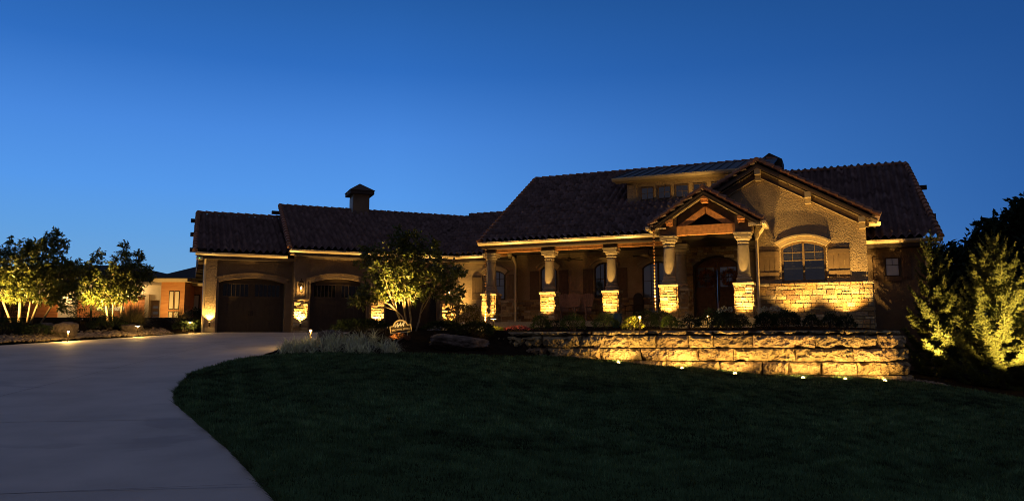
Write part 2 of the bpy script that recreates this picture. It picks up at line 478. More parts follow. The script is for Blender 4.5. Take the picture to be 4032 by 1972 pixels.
# driveway: one concrete sheet from the street up to the garage doors
def drive_left(y): return np.interp(y, [-20, 15.5, 26, 31.9], [-60, -27, -16.8, -12.55])
Vd, Fd = [], []
ysd = np.unique(np.concatenate([np.arange(-8, 32.2, .9), [32.2], np.arange(32.8, 36.1, .5)]))
for y in ysd:
    xl = float(drive_left(y)); xr = float(np.interp(y, [-8, -3, 1.5, 5, 8.08, 10.57, 13.97, 15.77, 20, 22, 23, 36], [6, 4, 1.5, -.6, -2.31, -3.76, -5.85, -6.63, -6.9, -6.6, -5.5, -5.5])) + .3
    if y > 31.9: xl = -12.55 + (y - 31.9) * 2.3
    for k in range(13): 
        x = xl + (xr - xl) * k / 12
        Vd.append((x, y, float(gz(np.array(x), np.array(min(y, 33.0))))))
for j in range(len(ysd) - 1):
    for k in range(12): a = j * 13 + k; Fd.append((a, a + 1, a + 14, a + 13))
drv = np_mesh('driveway', Vd, Fd, 'concrete', smooth=True); tag(drv, kind='structure')
# control joints and a few damp stains belong to the slab: cut as dark saw lines, and stains in its material
mb = MB()
def joint(x0, y0, x1, y1, w=.013):
    dx, dy = x1 - x0, y1 - y0; l = math.hypot(dx, dy); nx, ny = -dy / l * w / 2, dx / l * w / 2
    n = 12; vs = []; fs = []
    for i in range(n + 1):
        x = x0 + dx * i / n; y = y0 + dy * i / n
        z = float(P(np.array(y))) + .004
        vs += [(x + nx, y + ny, z), (x - nx, y - ny, z)]
    for i in range(n): fs.append((2 * i, 2 * i + 1, 2 * i + 3, 2 * i + 2))
    mb.add(vs, fs)
joint(-12.5, 7.2, -2.4, 8.8); joint(-20, 11.3, -5.0, 12.6); joint(-24, 15.8, -6.9, 17.0); joint(-22, 20.4, -7.6, 21.6); joint(-17, 25.5, -7.4, 26.3)
joint(-9.2, 4.5, -10.2, 31.5, .010)
mat('joint', (.13, .11, .09), .9)
tag(mb.build('driveway_joints', 'joint'), kind='structure')
nt = M['concrete'].node_tree; b_ = nt.nodes['Principled BSDF']; src = b_.inputs['Base Color'].links[0].from_socket
co = nt.nodes.new('ShaderNodeTexCoord'); mp = nt.nodes.new('ShaderNodeMapping'); mp.inputs['Scale'].default_value = (.28, .55, 1)
ns = nt.nodes.new('ShaderNodeTexNoise'); ns.inputs['Scale'].default_value = 1.0; ns.inputs['Detail'].default_value = 3; ns.inputs['Distortion'].default_value = .8
nt.links.new(co.outputs['Object'], mp.inputs[0]); nt.links.new(mp.outputs[0], ns.inputs['Vector'])
rr = nt.nodes.new('ShaderNodeValToRGB'); ramp(rr, [(0, (1, 1, 1, 1)), (.60, (1, 1, 1, 1)), (.64, (.87, .87, .88, 1)), (1, (.84, .84, .86, 1))])
mx = nt.nodes.new('ShaderNodeMixRGB'); mx.blend_type = 'MULTIPLY'; mx.inputs[0].default_value = 1
nt.links.new(ns.outputs[0], rr.inputs[0]); nt.links.new(src, mx.inputs[1]); nt.links.new(rr.outputs[0], mx.inputs[2]); nt.links.new(mx.outputs[0], b_.inputs['Base Color'])

# lawn
WALL = [(-2.9, 27.3), (-1.8, 26.6), (-.6, 25.8), (.6, 25.05), (2.5, 24.1), (5, 23.15), (7.2, 22.4), (8.8, 22.0), (9.9, 21.9), (10.6, 22.05), (11.05, 22.45), (11.3, 23.1), (11.4, 24.0), (11.42, 26.0), (11.42, 28.0)]
wxs = np.array([p[0] for p in WALL[:10]]); wys = np.array([p[1] for p in WALL[:10]])
def wally(x): return np.interp(x, wxs, wys)
E_lo = np.array([(-7.36, 18.9), (-7.31, 18.05), (-6.63, 15.77), (-6.33, 14.97), (-5.85, 13.97), (-3.76, 10.57), (-2.31, 8.08), (-.6, 5.0), (1.5, 1.5), (4, -3), (6, -8)])
E_hi = np.array([(-7.36, 19.3), (-7.35, 19.93), (-7.25, 20.9), (-7.06, 21.71), (-6.6, 22.3), (-6.0, 22.65), (-5.2, 22.75), (-2.7, 22.8), (-1.2, 23.3), (.6, 24.3), (1.3, 24.75), (2.5, 24.2), (5, 23.2), (7.2, 22.4), (9.0, 21.9), (11, 21.3), (13.6, 20.2), (20, 17.8), (60, 5)])
def lo(x): return np.interp(x, E_lo[:, 0], E_lo[:, 1])
def hi(x): return np.interp(x, E_hi[:, 0], E_hi[:, 1])
def lawnz(x, y):
    e = np.minimum(np.minimum(y - lo(x), (x + 7.45) * 1.2), .5)
    return gz(x, y) + .02 + .05 * np.clip(e / .25, 0, 1) + .012 * np.sin(x * 1.7 + 1) * np.sin(y * 1.3)
cx_ = np.unique(np.concatenate([-7.36 + np.array([0, .02, .06, .12, .2, .35, .5]), np.linspace(-6.7, 15, 90), np.linspace(15.5, 60, 30), [-3, 1.3, 4.9, 6.9, 9.4, 11, 13.6]]))
VV = []; m_ = 70
fr = np.concatenate([[0, .001, .004, .008, .015], np.linspace(.025, 1, m_ - 5)])
for x in cx_:
    a, b = float(lo(x)), float(hi(x)); y = a + (b - a) * fr
    z = lawnz(np.full(m_, x), y); z[0] = gz(np.array(x), a) - .02; z[-1] = gz(np.array(x), b) - .05
    VV.append(np.stack([np.full(m_, x), y, z], 1))
VV = np.concatenate(VV)
i, j = np.meshgrid(np.arange(m_ - 1), np.arange(len(cx_) - 1)); a = (j * m_ + i).ravel()
tag(np_mesh('lawn', VV, np.stack([a, a + m_, a + m_ + 1, a + 1], 1), 'lawn_soil', smooth=True), kind='structure')
# grass blades
WELLS = [(3.1, 23.2), (4.79, 22.45), (6.14, 21.95), (7.81, 21.4), (8.86, 21.2), (9.88, 21.15)]
def blades(n, xr, yr, h0, h1, w, dens=None, around=None):
    if around is not None:
        c, r = around; a = rng.uniform(0, 2 * PI, n); q = r * np.sqrt(rng.uniform(0, 1, n)); x = c[0] + q * np.cos(a) * 1.4; y = c[1] + q * np.sin(a)
    else:
        x = rng.uniform(*xr, n); y = yr[0] + (yr[1] - yr[0]) * rng.uniform(0, 1, n) ** 1.0
    k = (x > -7.33) & (y > lo(x) + .02) & (y < hi(x) - .01); x, y = x[k], y[k]; n = len(x)
    z = lawnz(x, y) - .01
    h = rng.uniform(h0, h1, n)
    q = np.sin(x * 5.3 + 2 * np.sin(y * 3.1)) * np.sin(y * 6.1 + 1.7 * np.sin(x * 2.3)) + .8 * np.sin(x * 11.7 + y * 4.3 + 2 * np.sin(y * 7)) * np.sin(y * 12.9 - x * 3)
    patch = np.clip(.85 + .55 * q + .25 * np.sin(x * 1.1 + np.sin(y * .9) * 2) * np.sin(y * 1.3 + x * .4), .22, 2.0)
    h = h * np.clip(.7 + .35 * patch, .6, 1.35)
    a = rng.uniform(0, 2 * PI, n); lean = rng.uniform(0, .8, n); la = rng.uniform(0, 2 * PI, n)
    wx, wy = np.cos(a) * w / 2, np.sin(a) * w / 2
    b0 = np.stack([x - wx, y - wy, z], 1); b1 = np.stack([x + wx, y + wy, z], 1)
    tp = np.stack([x + h * lean * np.cos(la), y + h * lean * np.sin(la), z + h], 1)
    V = np.stack([b0, b1, tp], 1).reshape(-1, 3); F = np.arange(3 * n).reshape(-1, 3)
    g = rng.uniform(.55, 1.3, n) * patch
    c = np.stack([g * rng.uniform(.85, 1.25, n), g, g * rng.uniform(.8, 1.1, n)], 1)
    return V, F, np.repeat(c, 3, 0)
sets = [blades(90000, (-4, 8), (4.5, 12), .035, .075, .012), blades(130000, (-7.4, 14), (11, 19), .035, .08, .018), blades(100000, (-7.4, 18), (17, 25), .04, .08, .024), blades(16000, (10, 40), (8, 22), .04, .09, .03)]
for wv in WELLS: sets.append(blades(1300, None, None, .05, .11, .014, around=(wv, .40)))
def edge_blades(n):
    E_ = np.concatenate([E_lo[::-1][3:], E_hi[:7]]); sg_ = np.linalg.norm(np.diff(E_, axis=0), axis=1); cu = np.concatenate([[0], np.cumsum(sg_)])
    d = rng.uniform(0, cu[-1], n); x = np.interp(d, cu, E_[:, 0]); y = np.interp(d, cu, E_[:, 1]); x = x + rng.uniform(.0, .09, n)
    z = gz(x, y) - .005; h = rng.uniform(.05, .12, n) * (.7 + .5 * np.sin(d * 7) * np.sin(d * 2.3)); a = rng.uniform(0, 2 * PI, n); w = .016
    wx, wy = np.cos(a) * w / 2, np.sin(a) * w / 2; lx = rng.normal(-.45, .5, n); ly = rng.normal(0, .5, n)
    V = np.stack([np.stack([x - wx, y - wy, z], 1), np.stack([x + wx, y + wy, z], 1), np.stack([x + h * lx, y + h * ly, z + h * .9], 1)], 1).reshape(-1, 3)
    g = rng.uniform(.5, 1.2, n); c = np.stack([g * 1.1, g, g * .9], 1); return V, np.arange(3 * n).reshape(-1, 3), np.repeat(c, 3, 0)
sets.append(edge_blades(9000))
Vs, Fs, Cs, k = [], [], [], 0
for V, F_, C in sets: Vs.append(V); Fs.append(F_ + k); Cs.append(C); k += len(V)
tag(np_mesh('lawn_grass', np.concatenate(Vs), np.concatenate(Fs), 'grass', None, np.concatenate(Cs)), 'short dark green grass covering the front lawn', 'grass', kind='stuff')

# planted mound between driveway and retaining wall
def xedge(y): return np.interp(y, [21.7, 23.5, 27, 30, 31, 33.5, 36], [-7.06, -7.15, -6.9, -6.65, -6.55, -5.6, -4.2])
def bedz(x, y):
    z = np.minimum(1.19 + .30 * (y - 22.6), 2.0 + .015 * (y - 25.5))
    z = np.minimum(z, P(y) + .02 + .22 * np.clip(x - xedge(y), 0, 9))
    g = np.clip((x + 3.3) / .8, 0, 1); zr2 = np.where(y < 24.6, 1.19 + .12 * (y - 22.75), np.minimum(1.412 + .55 * (y - 24.6), 2.0))
    z = np.where(y < 26.2, z * (1 - g) + np.minimum(z, zr2) * g, z)
    f = np.clip((x + 1.6) / 3.0, 0, 1)
    front = (y < wally(x) - .05)
    zl = gz(x, y) + .0
    z = np.where(front & (x > -1.6), z * (1 - f) + (zl - .02) * f, z)
    return z + .02 * np.sin(x * 5.1 + y * 2) * np.sin(y * 4.3 - x)
poly = [(-7.1, 21.6), (-6.6, 22.25), (-6.0, 22.6), (-5.2, 22.7), (-2.7, 22.75), (-1.2, 23.25), (.6, 24.25), (1.7, 24.7), (.6, 25.25), (-.6, 26.0), (-2.9, 27.6), (-2.9, 36.5), (-4.2, 36.0), (-5.6, 33.5), (-6.55, 31), (-6.65, 30), (-6.9, 27), (-7.15, 23.5)]
V, Fc = grid_mesh(np.arange(-7.5, 2.01, .12), np.arange(21.3, 37, .12), bedz, inpoly(poly))
tag(np_mesh('planting_bed', V, Fc, 'soil', smooth=True), kind='structure')
def terz(x, y):
    d = y - wally(x)
    return np.minimum(1.93 + .045 * np.clip(d, 0, 20), 2.36) + .015 * np.sin(x * 4 + y * 3)
poly2 = [(-3.0, 27.25)] + [(p[0], p[1] + .12) for p in WALL[:8]] + [(9.9, 22.02), (10.55, 22.2), (10.95, 22.6), (11.18, 23.2), (11.25, 24), (11.25, 28), (8, 36), (-4, 37), (-5, 36.5), (-3, 30)]
V, Fc = grid_mesh(np.arange(-5, 11.6, .1), np.arange(21.6, 37.2, .1), terz, inpoly(poly2))
tag(np_mesh('terrace', V, Fc, 'soil', smooth=True), kind='structure')
# dark mulch strip on the low side of the house
V, Fc = grid_mesh(np.arange(9.2, 60, .3), np.arange(8, 60, .3), lambda x, y: gz(x, y) + .015 + .02 * np.sin(x * 5) * np.sin(y * 4), lambda x, y: (y > hi(x) - .02) & (y < 45))
tag(np_mesh('mulch_strip', V, Fc, 'soil', smooth=True), kind='structure')

# left bed beyond the driveway
def ledge(y): return drive_left(y)
EA = np.array([-30.0, 14.0]); EB = np.array([-12.55, 31.9]); ED = (EB - EA) / np.linalg.norm(EB - EA); EN = np.array([-ED[1], ED[0]])
def lbz(x, y):
    b = (x - EA[0]) * EN[0] + (y - EA[1]) * EN[1]
    return P(y) + .02 + np.interp(b, [0, .3, 1.2, 4, 8, 20], [-.02, .03, .14, .42, .6, .6]) + .02 * np.sin(x * 4 + y) * np.sin(y * 3)
V, Fc = grid_mesh(np.arange(-60, -12, .25), np.arange(10, 62, .25), lbz, lambda x, y: ((x - EA[0]) * EN[0] + (y - EA[1]) * EN[1] > 0) & (x < -12.3))
tag(np_mesh('gravel_bed', V, Fc, 'soil', smooth=True), kind='structure')
# ------------------------------------------------------------------ the house
house = thing('house', 'long low stucco and stone house with clay tile roof, lit by landscape lights', 'house', (0, 33, 2.0))

# --- garage wing (frame L)
G0 = 1.95
def garage_wall(mb):
    # second section, three stone piers, doors between them
    for sa, sb in ((-7.12, -4.47), (-3.88, -1.27)):
        a = arc(sa + .12, sb - .12, 4.12, 4.36)
        prism(mb, L, [(sa, 4.12)] + a + [(sb, 4.12), (sb, 5.32), (sa, 5.32)], -.35, 0)
        box(mb, L, sa, sa + .12, -.35, 0, G0, 4.12); box(mb, L, sb - .12, sb, -.35, 0, G0, 4.12)
    for sa, sb in ((-7.71, -7.12), (-4.47, -3.88), (-1.27, -.60)):
        box(mb, L, sa + .002, sb - .002, -.35, .06, G0, 5.32)
    box(mb, L, -.60, 1.2, -.35, 0, G0, 5.32)
    box(mb, L, -7.71, -7.45, -6, -.35, G0, 5.3)
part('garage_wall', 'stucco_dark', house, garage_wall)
def garage_wall1(mb):
    a = arc(-10.62, -8.02, 4.10, 4.30)
    prism(mb, L, [(-10.72, 4.10)] + a + [(-7.71, 4.10), (-7.71, 5.12), (-10.72, 5.12)], -.85, -.5)
    box(mb, L, -7.98, -7.71, -.85, -.5, G0, 4.10); box(mb, L, -10.72, -10.62, -.85, -.5, G0, 4.10)
    box(mb, L, -11.14, -10.9, -6.5, -.85, G0, 5.1)
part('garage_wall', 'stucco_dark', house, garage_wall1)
part('pilaster', 'stucco', house, lambda mb: box(mb, L, -11.14, -10.72, -.85, -.36, 2.0, 5.12))
part('plinth', 'stucco_trim', house, lambda mb: box(mb, L, -11.17, -10.70, -.85, -.32, G0, 2.24, bev=.015))
# stone garage piers
for sa, sb in ((-7.71, -7.12), (-4.47, -3.88), (-1.27, -.60)):
    def f(mb):
        stones(mb, L, sa, sb, G0, 3.36, .24, hmin=.06, hmax=.14, lmin=.12, lmax=.36)
        stones(mb, L.sub(sa, .24, -1), -.24, 0, G0, 3.36, 0, hmin=.07, hmax=.15, lmin=.1, lmax=.24)
        stones(mb, L.sub(sb, .24, 1), 0, .24, G0, 3.36, 0, hmin=.07, hmax=.15, lmin=.1, lmax=.24)
    p = part('pier', 'stone', house, f)
    part('mortar_core', 'mortar', p, lambda mb: box(mb, L, sa, sb, .065, .24, G0, 3.36))
    part('pier_cap', 'stone', p, lambda mb: stones(mb, L, sa - .03, sb + .03, 3.36, 3.44, .24, hmin=.07, hmax=.09, lmin=.2, lmax=.4))
    part('pilaster_panel', 'stucco_dark', house, lambda mb: box(mb, L, sa + .12, sb - .12, .06, .10, 3.44, 5.3))
# garage doors
def garage_door(F, sa, sb, t, zs, zp):
    def leaf(mb):
        a = arc(sa, sb, zs, zp); prism(mb, F, [(sa, G0)] + a + [(sb, G0)], t - .05, t)
        h = (zs - G0)
        for k in range(1, 4): pass
        w = (sb - sa)
        n = 2
        for q in range(n):
            x0 = sa + .08 + q * (w - .08) / n; x1 = sa + (q + 1) * (w - .08) / n
            for z0, z1 in ((G0 + .10, G0 + .66), (G0 + .74, G0 + 1.36)):
                for (u0, u1, v0, v1) in ((x0, x1, z0, z0 + .06), (x0, x1, z1 - .06, z1), (x0, x0 + .07, z0 + .06, z1 - .06), (x1 - .07, x1, z0 + .06, z1 - .06)):
                    box(mb, F, u0, u1, t, t + .02, v0, v1)
                nb = 5
                for m in range(1, nb):
                    u = x0 + .07 + (x1 - x0 - .14) * m / nb; box(mb, F, u - .012, u + .012, t, t + .012, z0 + .06, z1 - .06)
    d = part('garage_door', 'wood_dark', house, leaf)
    w = sb - sa
    for q in range(2):
        x0 = sa + .16 + q * (w / 2 - .04); x1 = x0 + w / 2 - .28
        part('window', 'glass_dark', d, lambda mb: box(mb, F, x0, x1, t, t + .012, zs - .56, zs - .06))
        def bars(mb):
            box(mb, F, x0 - .05, x1 + .05, t, t + .03, zs - .62, zs - .56); box(mb, F, x0 - .05, x1 + .05, t, t + .03, zs - .06, zs - .01)
            for m in range(7):
                u = x0 + (x1 - x0) * m / 6; box(mb, F, u - .016, u + .016, t + .0125, t + .03, zs - .56, zs - .06)
        part('window_grille', 'wood_dark', d, bars)
    for e in (-.08, .08): part('handle', 'black_metal', d, lambda mb: tube(mb, [F.w(sa + w / 2 + e, t + .04, 2.75), F.w(sa + w / 2 + e, t + .06, 2.85), F.w(sa + w / 2 + e, t + .04, 2.95)], .012, 6))
    def trim(mb):
        o = arc(sa - .16, sb + .16, zs + .14, zp + .16); i_ = arc(sa - .02, sb + .02, zs, zp); band(mb, F, o, i_, t + .14, t + .26)
        o2 = arc(sa - .20, sb + .20, zs + .19, zp + .21); i2 = arc(sa - .16, sb + .16, zs + .14, zp + .16); band(mb, F, o2, i2, t + .14, t + .30)
    part('arch_trim', 'stucco_dark', d, trim)
garage_door(L, -10.62, -8.02, -.66, 4.10, 4.30)
garage_door(L, -7.00, -4.59, -.2, 4.12, 4.36)
garage_door(L, -3.76, -1.39, -.2, 4.12, 4.36)

# --- roofs of the garage wing
def gable_block(mb, F, te, ze, tr, zr, s0, s1, drop=.10, depth=None):
    tb = 2 * tr - te
    prism_s(mb, F, [(te, ze - drop), (tr, zr - drop), (tb, ze - drop), (tb, ze - drop - .12), (te, ze - drop - .12)], s0, s1)
def roof(F, te, ze, tr, zr, sl, sr, rakes=()):
    r = obj_roof('roof', F, (te, ze), (tr, zr), sl, sr, house)
    part('roof_deck', 'deck', r, lambda mb: gable_block(mb, F, te - .03, ze, tr, zr, max(sl) + .06, min(sr) - .06))
    part('ridge_tiles', 'tile_cap', r, lambda mb: caps(mb, F.w(sl[1], tr, zr + .02), F.w(sr[1], tr, zr + .02)))
    for side in rakes:
        e = sl if side < 0 else sr
        part('rake_tiles', 'tile_cap', r, lambda mb: caps(mb, F.w(e[0], te, ze + .05), F.w(e[1], tr, zr + .05), r=.10))
    return r
roof(L, .62, 5.44, -5.5, 8.24, (-7.98, -7.80), (2.6, 2.6), rakes=(-1,))
roof(L, .10, 5.22, -5.5, 7.66, (-11.60, -11.50), (-7.6, -7.6), rakes=(-1,))
def gutter(F, s0, s1, t, z):
    def f(mb):
        pr = [(t - .10, z), (t + .035, z), (t + .04, z - .012), (t + .028, z - .02), (t + .03, z - .045), (t + .018, z - .065), (t - .045, z - .12), (t - .10, z - .125)]
        prism_s(mb, F, pr, s0, s1)
    g = part('gutter', 'gutter', house, f)
    part('fascia', 'stucco_trim', g, lambda mb: (box(mb, F, s0 + .03, s1 - .03, t - .14, t - .102, z - .135, z - .015)))
    return g
gutter(L, -7.98, .1, .68, 5.46)
gutter(L, -11.58, -7.99, .16, 5.24)
part('soffit', 'stucco_trim', house, lambda mb: (box(mb, L, -7.9, .3, -.05, .54, 5.27, 5.30), box(mb, L, -7.7, .3, 0.002, .06, 5.16, 5.27)))
part('soffit', 'stucco_dark', house, lambda mb: box(mb, L, -11.5, -7.99, -.55, .02, 5.06, 5.09))
for t_, z_ in ((-.2, 5.28), (-2.3, 6.18), (-4.4, 7.08)):       # outlookers poking out of the left gable
    part('outlooker', 'wood_dark', house, lambda mb: prism_s(mb, L, [(t_ - .08, z_ - .02), (t_ + .08, z_ - .02), (t_ + .08, z_ + .15), (t_ - .08, z_ + .15)], -11.80, -11.15))
part('outlooker', 'wood_dark', house, lambda mb: prism_s(mb, L, [(-5.3, 7.8), (-5.1, 7.8), (-5.1, 7.95), (-5.3, 7.95)], -8.2, -7.7))
def downspout(F, s, t, z0, z1, tw, name='downspout'):
    def f(mb):
        def seg(p, q, w=.04):
            tube(mb, [p, q], w, 4)
        pts = [F.w(s, tw + .35, z1 + .12), F.w(s, tw + .33, z1 + .02), F.w(s, tw + .10, z1 - .18), F.w(s, tw + .07, z1 - .30), F.w(s, tw + .07, z0)]
        tube(mb, pts, .05, 4)
    return part(name, 'gutter', house, f)
downspout(L, -11.20, 0, 2.0, 5.05, -.38)

# chimney on the garage wing
ch = part('chimney', 'stucco_dark', house, lambda mb: box(mb, L, -4.32, -3.52, -5.9, -4.9, 7.3, 9.06))
def chcap(mb):
    box(mb, L, -4.52, -3.32, -6.1, -4.7, 9.02, 9.20)
    c = L.w(-3.92, -5.4, 9.66); b = [L.w(-4.56, -4.66, 9.20), L.w(-3.28, -4.66, 9.20), L.w(-3.28, -6.14, 9.20), L.w(-4.56, -6.14, 9.20)]
    mb.add(b + [c], [(0, 1, 4), (1, 2, 4), (2, 3, 4), (3, 0, 4), (3, 2, 1, 0)])
part('chimney_cap', 'deck', ch, chcap)
part('siding_panel', 'siding', ch, lambda mb: [box(mb, L, -4.345, -4.325, -5.82, -4.98, 7.4 + .1 * k, 7.485 + .1 * k) for k in range(15)])

# --- main wing (frame R)
def body(mb):
    box(mb, R, -8.9, -4.95, -2.3, -1.9, 1.7, 5.35)          # wall of the arched window beside the garage
    box(mb, R, -4.95, 2.35, -2.5, -2.2, 1.7, 5.6)           # back wall of the porch
    box(mb, R, -5.0, -4.6, -8, -2.3, 1.7, 5.5)
part('stucco_wall', 'stucco', house, body)
part('entry_wall', 'mortar', house, lambda mb: prism(mb, R, [(2.35, 1.8), (2.35, 5.6), (5.62, 5.6), (5.62, 1.8), (4.62, 1.8), (4.62, 4.68)] + arc(2.84, 4.62, 4.68, 5.08)[::-1] + [(2.84, 1.8)], -2.5, -2.2))
def in_door(a, b, c, d):
    zc = 4.75 + .35 * (1 - ((min(max((a + b) / 2, 2.8), 4.66) - 3.73) / .93) ** 2)
    return not (b > 2.80 and a < 4.66 and c < zc)
for sa_, sb_, za_ in ((2.36, 2.80, 2.4), (4.66, 5.62, 2.4), (2.36, 5.62, 4.70)):
    part('stone_veneer', 'stone', house, lambda mb: stones(mb, R, sa_, sb_, za_, 5.6 if za_ > 3 else 4.70, -2.2, in_door))
# porch back wall wainscot
def wains(mb):
    stones(mb, R, -4.93, 2.35, 2.4, 3.40, -2.2); stones(mb, R, -4.93, 2.35, 3.40, 3.48, -2.17, hmin=.07, hmax=.09, lmin=.25, lmax=.45)
    stones(mb, R, -5.55, -4.72, 2.1, 3.38, -1.9); stones(mb, R, -5.55, -4.72, 3.38, 3.46, -1.87, hmin=.07, hmax=.09, lmin=.25, lmax=.4)
part('stone_wainscot', 'stone', house, wains)
part('porch_floor', 'stone_cap', house, lambda mb: (box(mb, R, -5.6, 5.6, -2.2, .45, 1.8, 2.46), box(mb, R, 2.4, 5.6, .45, 2.6, 1.8, 2.46)))
part('porch_ceiling', 'wood_brown', house, lambda mb: (box(mb, R, -5.4, 2.35, -2.2, -.16, 5.50, 5.56), box(mb, R, 2.35, 5.6, -2.2, 2.0, 5.72, 5.78)))

# piers and columns
def pier(s, t, zb):
    h = .29
    def f(mb):
        stones(mb, R, s - h, s + h, zb, 3.56, t + h, hmin=.06, hmax=.15, lmin=.12, lmax=.38)
        stones(mb, R.sub(s - h, t + h, -1), -2 * h, 0, zb, 3.56, 0, hmin=.07, hmax=.15, lmin=.14, lmax=.36)
        stones(mb, R.sub(s + h, t + h, 1), 0, 2 * h, zb, 3.56, 0, hmin=.07, hmax=.15, lmin=.14, lmax=.36)
    p = part('pier', 'stone', house, f)
    part('mortar_core', 'mortar', p, lambda mb: box(mb, R, s - h, s + h, t - h, t + h, zb, 3.56))
    part('pier_cap', 'stone_cap', p, lambda mb: box(mb, R, s - h - .06, s + h + .06, t - h - .06, t + h + .06, 3.56, 3.65, bev=.012))
def column(s, t, ztop=5.36):
    c = R.w(s, t, 0)
    base = [(.245, 3.65), (.245, 3.73), (.262, 3.75), (.27, 3.78), (.262, 3.81), (.225, 3.83), (.222, 3.86), (.232, 3.88), (.232, 3.90), (.215, 3.93)]
    sh = []
    for k in range(13):
        q = k / 12; sh.append((.212 - .030 * q ** 1.6, 3.93 + (ztop - .38 - 3.93) * q))
    col = part('column', 'concrete_column', house, lambda mb: lathe(mb, c, sh, 28), smooth=True)
    part('column_base', 'concrete_column', col, lambda mb: (lathe(mb, c, base, 28), box(mb, R, s - .25, s + .25, t - .25, t + .25, 3.651, 3.70, bev=.006)))
    z = ztop
    capi = [(.182, z - .38), (.205, z - .365), (.205, z - .345), (.19, z - .335), (.19, z - .29), (.21, z - .275), (.235, z - .25), (.25, z - .22), (.25, z - .20), (.235, z - .18)]
    part('capital', 'concrete_column', col, lambda mb: (lathe(mb, c, capi, 28), box(mb, R, s - .27, s + .27, t - .27, t + .27, z - .18, z - .06, bev=.012), box(mb, R, s - .30, s + .30, t - .30, t + .30, z - .06, z, bev=.01)))
for s_ in (-5.2, -2.6, 0):
    pier(s_, 0, 2.0); column(s_, 0, 5.34)
pier(2.72, 0, 2.3); column(2.72, 0, 5.34)
for s_ in (2.72, 5.27): pier(s_, 2.25, 1.95); column(s_, 2.25, 5.38)
pier(5.27, 0, 2.3); column(5.27, 0, 5.34)
for s_ in (-5.2, -2.6, 0, 2.72):
    part('beam_block', 'wood_dark', house, lambda mb: box(mb, R, s_ - .27, s_ + .27, -.22, .25, 5.34, 5.62, bev=.01))
def pbeam(mb):
    for a, b in ((-4.93, -2.87), (-2.33, -.27), (.27, 2.45)):
        box(mb, R, a, b, -.15, .15, 5.36, 5.60); box(mb, R, a, b, .15, .158, 5.335, 5.39)
part('beam', 'wood_beam', house, pbeam)
part('beam', 'wood_beam', house, lambda mb: (box(mb, R, -5.35, -5.05, -2.0, -.23, 5.36, 5.60)))
part('soffit', 'stucco_trim', house, lambda mb: box(mb, R, -5.4, 2.3, .25, .54, 5.58, 5.61))

# --- main roof
roof(R, .66, 5.70, -6.1, 9.70, (-5.45, -5.47), (5.9, 5.9), rakes=(-1,))
gutter(R, -5.5, 2.2, .74, 5.73)
roof(R, -1.45, 5.46, -6.0, 8.08, (-9.6, -9.0), (-5.0, -5.0))
gutter(R, -7.35, -4.9, -1.38, 5.48)
part('soffit', 'stucco_trim', house, lambda mb: (box(mb, R, -7.3, -4.96, -1.95, -1.5, 5.29, 5.32), box(mb, R, -7.3, -4.96, -1.898, -1.84, 5.18, 5.29)))
downspout(R, -4.85, 0, 2.2, 5.25, -1.9)
# lower roof at the far end
roof(R, -.15, 5.16, -6.6, 9.12, (5.9, 5.9), (11.55, 11.10), rakes=(1,))
gutter(R, 9.2, 11.6, -.08, 5.19)
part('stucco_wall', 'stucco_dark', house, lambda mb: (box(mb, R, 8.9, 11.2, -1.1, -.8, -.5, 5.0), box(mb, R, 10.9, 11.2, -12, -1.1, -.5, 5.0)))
part('soffit', 'stucco_trim', house, lambda mb: (box(mb, R, 9.2, 11.5, -.85, -.22, 5.0, 5.03)))
for t_, z_ in ((-1.9, 6.15), (-4.3, 7.65)):
    part('outlooker', 'wood_dark', house, lambda mb: box(mb, R, 11.0, 11.62, t_ - .07, t_ + .07, z_ - .05, z_ + .12))
downspout(R, 11.12, 0, .6, 4.95, -.8)

# --- windows
def window(F, t, s0, s1, z0, zs, zp, cols=2, mull=True, glass='glass', trim=True, grid=(), frame='wood_dark', fw=.055, depth=.05):
    ar = arc(s0, s1, zs, zp) if zp > zs + .01 else [(s0, zs), (s1, zs)]
    win = MB()
    inner = [(s0 + fw, z0 + fw)] + ([(max(s0 + fw, min(s1 - fw, a)), b - fw) for a, b in ar]) + [(s1 - fw, z0 + fw)]
    outer = [(s0, z0)] + ar + [(s1, z0)]
    band(win, F, outer, inner, t, t + depth)
    box(win, F, s0, s1, t, t + depth, z0 - .0, z0 + fw)
    if mull:
        m = (s0 + s1) / 2; box(win, F, m - .035, m + .035, t, t + depth + .012, z0 + fw, (zp if zp > zs else zs) - fw)
    o = win.build('window', frame, house)
    part('pane', glass, o, lambda mb: prism(mb, F, inner, t + .005, t + .02))
    if grid:
        def g(mb):
            for (a0, a1, b0, b1) in grid: box(mb, F, a0, a1, t + .021, t + .036, b0, b1)
        part('muntin', frame, o, g)
    if trim:
        def tr(mb):
            band(mb, F, arc(s0 - .14, s1 + .14, zs + .10, zp + .15), arc(s0 - .0, s1 + .0, zs - .0, zp + .02), t + .001, t + .12)
            band(mb, F, arc(s0 - .20, s1 + .20, zs + .15, zp + .21), arc(s0 - .14, s1 + .14, zs + .10, zp + .15), t + .001, t + .19)
        part('arch_trim', 'stucco_trim', o, tr)
    return o
def shutter(F, t, s0, s1, z0, z1, m='shutter'):
    def f(mb):
        n = max(3, int((s1 - s0) / .14))
        for k in range(n):
            a = s0 + (s1 - s0) * k / n; b = s0 + (s1 - s0) * (k + 1) / n
            box(mb, F, a + .004, b - .004, t + .005, t + .035, z0, z1)
        for za in (z0 + .08, z1 - .24):
            box(mb, F, s0 + .01, s1 - .01, t + .036, t + .06, za, za + .15)
    return part('shutter', m, house, f)
def gridlines(s0, s1, z0, z1, nv, zs_, w=.012):
    g = [(s0 + (s1 - s0) * k / nv - w, s0 + (s1 - s0) * k / nv + w, z0, z1) for k in range(1, nv)]
    g += [(s0, s1, z - w, z + w) for z in zs_]
    return g
